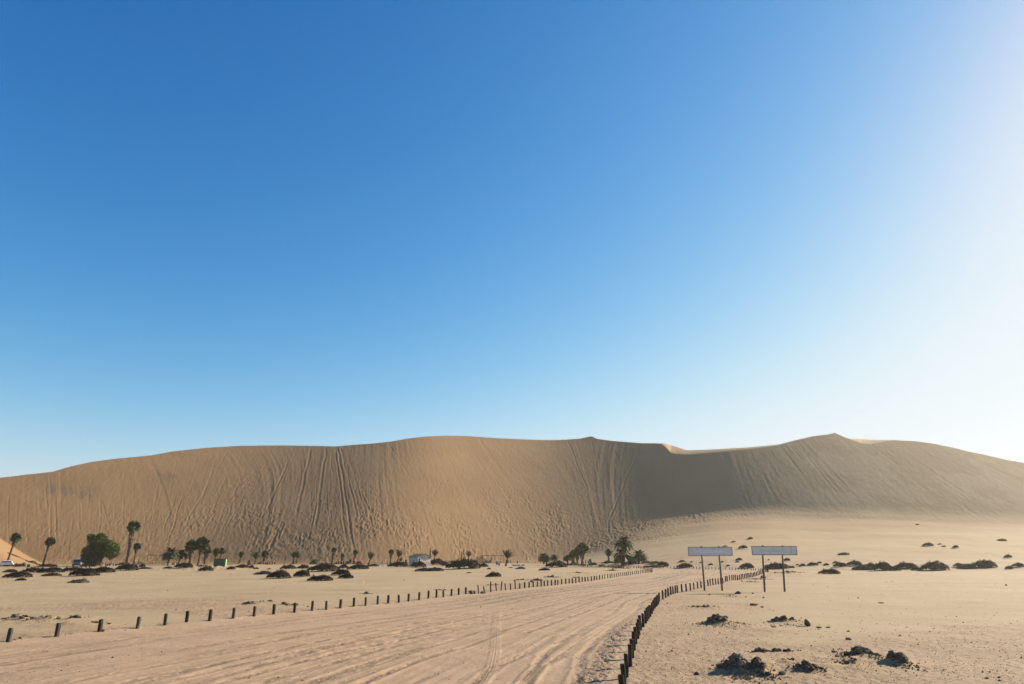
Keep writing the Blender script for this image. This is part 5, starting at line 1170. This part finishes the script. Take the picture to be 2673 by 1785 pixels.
# ------------------------------------------------------------------ people
M['skin'] = plain('skin', (.20, .11, .07), .6); M['hair'] = plain('dark_hair', (.02, .015, .012), .8)
CL_ = {'white': plain('white_cloth', (.62, .62, .60), .85), 'navy': plain('navy_cloth', (.03, .04, .10), .85), 'black': plain('black_cloth', (.02, .02, .022), .85), 'red': plain('red_cloth', (.35, .05, .05), .85), 'khaki': plain('khaki_cloth', (.26, .21, .14), .85),
       'teal': plain('teal_cloth', (.06, .17, .19), .85), 'blue': plain('blue_cloth', (.08, .12, .35), .85), 'purple': plain('purple_cloth', (.14, .06, .20), .85)}
def person(px, py, hgt, label, shirt, trousers, pose='stand', rz=0.0, base=None):
    x, y = place(px, py); root = put('person', None) if False else None
    k = hgt / 1.75; V_ = []; E_ = []; Rr = []; Mt = []
    def v(p_, r_): V_.append(Vector(p_) * k); Rr.append(r_ * k); return len(V_) - 1
    def e(a_, b_): E_.append((a_, b_))
    sit = pose == 'sit'; zp = .50 if sit else .93
    pel = v((0, 0, zp), .125); sp1 = v((0, .0 if not sit else -.02, zp + .22), .118); ch = v((0, -.0, zp + .42), .135); nk = v((0, -.01, zp + .56), .055); hd0 = v((0, -.03, zp + .66), .075); hd1 = v((0, -.03, zp + .74), .095); hd2 = v((0, -.02, zp + .82), .065)
    nose = v((0, -.125, zp + .715), .014); e(hd1, nose)
    for a_, b_ in ((pel, sp1), (sp1, ch), (ch, nk), (nk, hd0), (hd0, hd1), (hd1, hd2)): e(a_, b_)
    for s_ in (-1, 1):
        hip = v((s_ * .10, 0, zp - .04), .095); e(pel, hip)
        if sit: kn = v((s_ * .13, -.42, zp), .06); an = v((s_ * .13, -.44, .09), .042); toe = v((s_ * .14, -.60, .04), .035)
        else: st_ = {'walk': .22 * s_}.get(pose, .02 * s_); kn = v((s_ * .11, -.02 + st_ * .5, .50), .062); an = v((s_ * .11, .02 + st_, .09), .042); toe = v((s_ * .13, -.15 + st_, .035), .035)
        e(hip, kn); e(kn, an); e(an, toe)
        sh = v((s_ * .185, 0, zp + .46), .058); e(ch, sh)
        if pose == 'reach' or sit: el_ = v((s_ * .24, -.12, zp + .22), .042); wr = v((s_ * .18, -.34, zp + .24), .028)
        else: el_ = v((s_ * .235, .02, zp + .20), .042); wr = v((s_ * .245, -.05, zp - .02), .028)
        e(sh, el_); e(el_, wr); dd = (V_[wr] - V_[el_]).normalized(); pm = v(tuple((V_[wr] + dd * .065 * k) / k), .030); e(wr, pm)
        sd = Vector((0, 1, 0)) if abs(dd.y) < .7 else Vector((1, 0, 0))
        for f in range(4):
            b0 = v(tuple((V_[pm] + dd * .035 * k + sd * (f - 1.5) * .02 * k) / k), .009); b1 = v(tuple((V_[b0] + (dd * .75 + Vector((-s_ * .5, 0, -.2))) .normalized() * (.05 + .012 * (1 - abs(f - 1.4) / 2)) * k) / k), .008); e(pm, b0); e(b0, b1)
        t0 = v(tuple((V_[wr] + dd * .03 * k - sd * .035 * k) / k), .011); t1 = v(tuple((V_[t0] + (dd - sd * .5).normalized() * .04 * k) / k), .009); e(wr, t0); e(t0, t1)
    me = bpy.data.meshes.new('person'); me.from_pydata(V_, E_, []); o = bpy.data.objects.new('tmp', me); COL.objects.link(o)
    md = o.modifiers.new('s', 'SKIN'); ss = o.modifiers.new('u', 'SUBSURF'); ss.levels = 1
    for i, sv in enumerate(me.skin_vertices[0].data): sv.radius = (Rr[i], Rr[i] * (.82 if i in (pel, sp1, ch) else 1)); sv.use_root = (i == pel)
    dg = bpy.context.evaluated_depsgraph_get(); dg.update(); m2 = bpy.data.meshes.new_from_object(o.evaluated_get(dg)); bpy.data.objects.remove(o)
    m2.materials.clear(); [m2.materials.append(q_) for q_ in (M['skin'], CL_[shirt], CL_[trousers], M['hair'])]
    zs_, ze_ = (zp + .06) * k, (zp + .54) * k
    for p_ in m2.polygons:
        c_ = p_.center; out = abs(c_.x) > .215 * k and c_.z < (zp + .28) * k
        if c_.z > (zp + .70) * k and (c_.y > -.07 * k or c_.z > (zp + .80) * k): p_.material_index = 3
        elif c_.z > ze_ or (out and not sit) or (sit and c_.y < -.2 * k and c_.z > (zp + .12) * k): p_.material_index = 0
        elif c_.z > zs_: p_.material_index = 1
        elif c_.z < .07 * k: p_.material_index = 3
        else: p_.material_index = 2
        p_.use_smooth = True
    ob = put('person', m2); z0 = Zh(x, y) if base is None else base; ob.location = (x, y, z0 - (.0)); ob.rotation_euler = (0, 0, rz); tag(ob, label, 'person', 'people in the picnic ground'); return ob
person(253, 1478.5, 1.6, 'person in white half hidden by the trunk side of the big tree', 'white', 'khaki', 'stand', 1.2)
person(260.5, 1478.5, 1.66, 'person in dark clothes, left of the standing pair by the tree', 'navy', 'black', 'stand', .5)
person(266, 1478.5, 1.70, 'person in a bright white shirt, right of the standing pair by the tree', 'white', 'navy', 'stand', -.9)
person(274.8, 1478.5, 1.62, 'person standing alone left of the table with hands forward', 'purple', 'black', 'reach', 1.3)
person(284.5, 1476.5, 1.6, 'person in white seated behind the picnic table', 'white', 'black', 'sit', .3)
person(291, 1476.5, 1.66, 'person in dark red standing behind the picnic table', 'red', 'khaki', 'reach', -.3)
person(296, 1478, 1.62, 'person in teal standing at the right end of the table', 'teal', 'teal', 'stand', -1.2)
person(966.5, 1469.5, 1.55, 'child in purple and blue standing beside the crooked palm', 'blue', 'white', 'stand', -.5)
person(456, 1474.5, 1.6, 'person in red seated by the feather palm', 'red', 'white', 'sit', .8)

# ------------------------------------------------------------------ rocks
import bmesh
def rock_mesh(seed, sub, cuts, flat_=.75, rough=.12, mt=None):
    bm = bmesh.new(); bmesh.ops.create_icosphere(bm, subdivisions=sub, radius=.5); r_ = np.random.default_rng(seed); P_ = [(Vector(r_.normal(size=3)).normalized(), r_.uniform(.24, .42)) for _ in range(cuts)]
    for v_ in bm.verts:
        p_ = v_.co.copy()
        for n_, d_ in P_:
            k = p_.dot(n_)
            if k > d_: p_ -= n_ * (k - d_) * .92
        q_ = p_ * 3.1; nn = float(vnoise(q_.x + seed * 3.7 + q_.z * 1.7, q_.y - q_.z * 1.3, seed)) + .5 * float(vnoise(q_.x * 2.6 + q_.z * 2.1, q_.y * 2.6 - q_.z * 2.9, seed + 1))
        p_ += p_.normalized() * nn * rough; p_.z *= flat_; v_.co = p_
    me = bpy.data.meshes.new('rock'); bm.to_mesh(me); bm.free(); me.materials.append(mt or M['rock']); return me
RM = [rock_mesh(i, 3, 7, .72 + .05 * (i % 4), .11) for i in range(10)]; RS = [rock_mesh(40 + i, 2, 6, .68, .10) for i in range(8)]; RSM = rock_mesh(90, 3, 5, .8, .05)
rocks = []                                                       # x, y, z, size, mesh, label, screen size
rg = np.random.default_rng(17)
for hi_, (px, py, wpx, dm, n, s0, s1, hh_, lab) in enumerate(HEAPS):
    x0, y0 = place(px, py); s_ = mpp(y0); a_ = wpx * s_ / 2; lst = []
    for i in range(n):
        line = dm < .4; u_ = rg.normal(0, .42 if not line else 1); v_ = rg.normal(0, .42)
        if line: u_ = (i + .5) / n * 2 - 1; u_ += rg.normal(0, .03); v_ = -(1 - u_ * u_) * -1.0 + rg.normal(0, .15)
        u_ = float(np.clip(u_, -1, 1)); v_ = float(np.clip(v_, -1.2, 1.2)); sz = (s0 + (s1 - s0) * rg.random() ** 1.6) * 1.22
        if i < 2: sz = s1 * rg.uniform(.85, 1.0)
        x, y = x0 + u_ * a_, y0 + dm * .5 + v_ * dm * .5; rad = math.hypot(u_, v_)
        if hh_ > 0: sz *= (1.15 - .4 * min(rad, 1))
        z = Zh(x, y) + hh_ * .34 * max(0, 1 - rad / .8) * rg.uniform(0, 1.0) + sz * .16
        lst.append([x, y, z, sz, u_])
    big = max(range(n), key=lambda k: lst[k][3]); lf = min(range(n), key=lambda k: lst[k][4]); rt = max(range(n), key=lambda k: lst[k][4]); tp = max(range(n), key=lambda k: lst[k][2])
    for k, (x, y, z, sz, u_) in enumerate(lst):
        rank = sorted(range(n), key=lambda q_: -lst[q_][3]).index(k); sw = 'large' if rank < n / 3 else 'middling' if rank < 2 * n / 3 else 'small'
        pw = ('left' if u_ < -.33 else 'right' if u_ > .33 else 'middle') + (' front' if y < y0 + dm * .35 else ' back' if y > y0 + dm * .65 else ' core')
        lb = f'{sw} {pw} {lab}'
        if k == big: lb = 'largest ' + lab
        elif k == lf: lb = 'leftmost ' + lab
        elif k == rt: lb = 'rightmost ' + lab
        elif k == tp and hh_ > 0: lb = 'topmost ' + lab
        m_k = None
        if 'boulder of the clump' in lab: m_k = RSM
        rocks.append((x, y, z, sz, m_k, lb, sz / y, hi_))
SINGLE = [  # px, py, w px, h px, label
 (1926,1551.5,14,8,'round dark rock on the flat between the sign poles'),(1965,1551,7,4,'small dark rock right of the round rock between the signs'),(1993,1561.5,7,4.5,'small stone with a pale top below the third sign pole'),
 (1968,1578,26,7,'flat elongated dark rock below the right signboard'),(1989,1584,9,4,'little stone right of the flat elongated rock'),(1852,1555,7,5,'dark pebble stone left of the round rock'),
 (1742,1575,5,3.5,'little dark stone just right of the post row bend'),(2215,1653,8,5,'dark stone alone right of the standing stone'),(2216,1676,14,8,'jagged small dark stone above the ring of rocks'),(1818,1760,13,10,'round dark stone alone left of the largest heap'),
 (2177,1708,12,8,'dark stone at the back of the stone ring right of the hollow'),(2188,1722,16,7,'flat dark stone just right of the smooth hollow'),(2300,1574,14,3.5,'thin flat dark stone on the pale pan at right'),(2240,1574-12,5,2,'tiny stone on the pale pan'),
 (2044,1764,22,12,'pointed grey rock in front of the bottom heap'),(2020,1640,12,5,'flat stone in front of the row of rocks'),(2138,1641,13,5,'flat stone right of the standing stone'),(2162,1640,10,4,'pale stone second right of the standing stone'),
 (1921,1772,12,7,'dark stone under the left end of the largest heap'),(2585,1759,7,6,'small dark stone at the lower right'),(2578,1775,9,6,'dark stone at the lower right corner'),(2394,1770,6,4,'small stone at the bottom right of the right heap'),
 (52,1674,12,7,'dark stone just right of the first left post'),(36,1679,7,4,'small stone beside the first left post'),(284,1637,11,5,'dark stone right of the third left post'),(268,1653.5,12,7,'pale clod at the foot of the third left post'),
 (743,1581,16,9,'pointed dark rock behind the left row of posts'),(804,1585,7,4,'dark stone between posts of the left row'),(832,1593,6,4,'small stone at the foot of the left row'),(1229,1552,13,12,'left boulder leaning on the very short post'),(1238,1551,10,10,'right boulder leaning on the very short post'),
 (1261,1549,13,8,'smooth boulder at the foot of the slanting short post'),(1388,1520,9,8,'upright rock in the line behind the short posts'),(1596,1664,7,10,'upright clod on the berm at the road edge'),(2626,1526,6,3,'tiny black stone on the pan at far right'),
 (1997,1526,8,7,'dark stone by the foot of the third sign pole'),(1993,1507,14,8,'dark rock at the tip of the right bend'),(678,1731,5,3,'small dark stone lying on the road at left'),(1395,1683,4,3,'small dark pebble on the middle of the road'),
]
for (px, py, wp, hp, lab) in SINGLE:
    x, y = place(px, py); s_ = mpp(y); rocks.append((x, y, Zh(x, y) + hp * s_ * .28, (wp * s_, hp * s_), None, lab, wp / 1900, -1))
rocks.sort(key=lambda r_: -r_[6]); NI = 299
def rock_obj(r_, k):
    x, y, z, sz, mk, lb, _, hi_ = r_; me = mk or (RM[k % 10] if r_[6] > .004 else RS[k % 8]); o = put('rock', me)
    if isinstance(sz, tuple): o.scale = (sz[0] * 1.08, sz[0] * .9, sz[1] * 1.35)
    else: o.scale = (sz * rg.uniform(.9, 1.25), sz * rg.uniform(.8, 1.1), sz * rg.uniform(.8, 1.15))
    o.location = (x, y, z); o.rotation_euler = (rg.uniform(-.35, .35), rg.uniform(-.35, .35), rg.uniform(0, 6.28))
    if isinstance(sz, tuple): o.rotation_euler = (0, 0, rg.uniform(-.3, .3))
    tag(o, lb, 'rock', 'brown rocks lying beside the road' if hi_ < 0 else 'rocks of one patch, each a ' + HEAPS[hi_][8]); return o
for k, r_ in enumerate(rocks[:NI]): rock_obj(r_, k)
# the standing stone
x, y = place(2109, 1634); bm = bmesh.new(); bmesh.ops.create_icosphere(bm, subdivisions=3, radius=.5)
for v_ in bm.verts:
    p_ = v_.co; h_ = p_.z + .5; p_.x = p_.x * (.95 - .55 * h_) - .26 * h_ ** 1.1 + .08; p_.y *= .6; p_.z = h_ * 1.0; p_ += Vector((1, 0, 0)) * float(vnoise(h_ * 5, p_.y * 6, 3)) * .05
me = bpy.data.meshes.new('standing_stone'); bm.to_mesh(me); bm.free(); me.materials.append(M['rock']); o = put('standing_stone', me); s_ = mpp(y); o.scale = (19 * s_ * 1.15, .5, 18.5 * s_); o.location = (x, y, Zh(x, y) - .02); tag(o, 'dark wedge shaped stone standing upright on the sand', 'standing stone')
# the rest of the stones, and the gravel, as ground cover
def scatter(name, pts, mt, kind='stuff'):
    r_ = np.random.default_rng(5); base = np.array([(1, 0, 0), (0, 1, 0), (-1, 0, 0), (0, -1, 0), (.1, .1, .9), (0, 0, -.6)]); tri = np.array([(0, 1, 4), (1, 2, 4), (2, 3, 4), (3, 0, 4), (1, 0, 5), (2, 1, 5), (3, 2, 5), (0, 3, 5)])
    n = len(pts); P_ = np.array(pts); jit = r_.uniform(.65, 1.25, (n, 6, 3)); a_ = r_.uniform(0, 6.28, n); B = base[None] * jit * (P_[:, 3] * .5)[:, None, None]
    x = B[..., 0] * np.cos(a_)[:, None] - B[..., 1] * np.sin(a_)[:, None]; y = B[..., 0] * np.sin(a_)[:, None] + B[..., 1] * np.cos(a_)[:, None]; V_ = np.stack([x, y, B[..., 2]], -1) + P_[:, None, :3]
    F_ = (tri[None] + (np.arange(n) * 6)[:, None, None]).reshape(-1, 3); me = bpy.data.meshes.new(name); me.from_pydata(V_.reshape(-1, 3).tolist(), [], F_.tolist()); me.materials.append(mt); o = put(name, me); tag(o, kind=kind); return o
M['gravel'] = simple('dark_gravel', (.055, .036, .022), (.20, .14, .09), .9, .95, 0, 0)
pts = [(r_[0], r_[1], r_[2] - .01, (r_[3] if not isinstance(r_[3], tuple) else r_[3][0])) for r_ in rocks[NI:]]
def inroad(x, y): return bool(in_poly(np.array([x]), np.array([y]), ROADPOLY)[0])
rp = np.random.default_rng(23); n = 34000
pxs = rp.uniform(0, 2673, n); pys = 1500 + (1800 - 1500) * rp.random(n) ** .8
XY = np.array([flat(a_, b_) for a_, b_ in zip(pxs, pys)]); ir = in_poly(XY[:, 0], XY[:, 1], ROADPOLY); cl_ = fbm(XY[:, 0] / 15 + 3, XY[:, 1] / 11, 81, 3); fine = fbm(XY[:, 0] / 1.6, XY[:, 1] / 1.2, 301, 3)
dRp = poly_dist(XY[:, 0], XY[:, 1], RIGHTs)
for i in range(n):
    x, y = XY[i]; right = (not ir[i]) and x > 0
    pk = (.7 if right else .3) * (1 if y < 45 else .5) * (.25 + .75 * (fine[i] > .1)); pk *= .30 if cl_[i] > .3 and y > 42 else 1
    if ir[i]: pk = .05 + .85 * math.exp(-((dRp[i] - 1.0) / .55) ** 2) * (16 < y < 46)
    if rp.random() > pk: continue
    s_ = .85 * (.012 + .032 * rp.random() ** 3.5 + (.05 if rp.random() < .015 else 0)) * (1 + y / 55)
    pts.append((x, y, Zh(x, y) + s_ * .12, s_))
for (px, py, wpx, dm, nn, s0, s1, hh_, lab) in HEAPS:               # rubble between the bigger stones
    x0, y0 = place(px, py); a_ = wpx * mpp(y0) / 2
    for i in range(int(nn * 9)):
        x, y = x0 + rp.normal(0, .62) * a_, y0 + dm * .5 + rp.normal(0, .55) * dm; s_ = s0 * rp.uniform(.2, .9); pts.append((x, y, Zh(x, y) + s_ * .15, s_))
print('gravel', len(pts)); scatter('gravel', pts, M['gravel'])
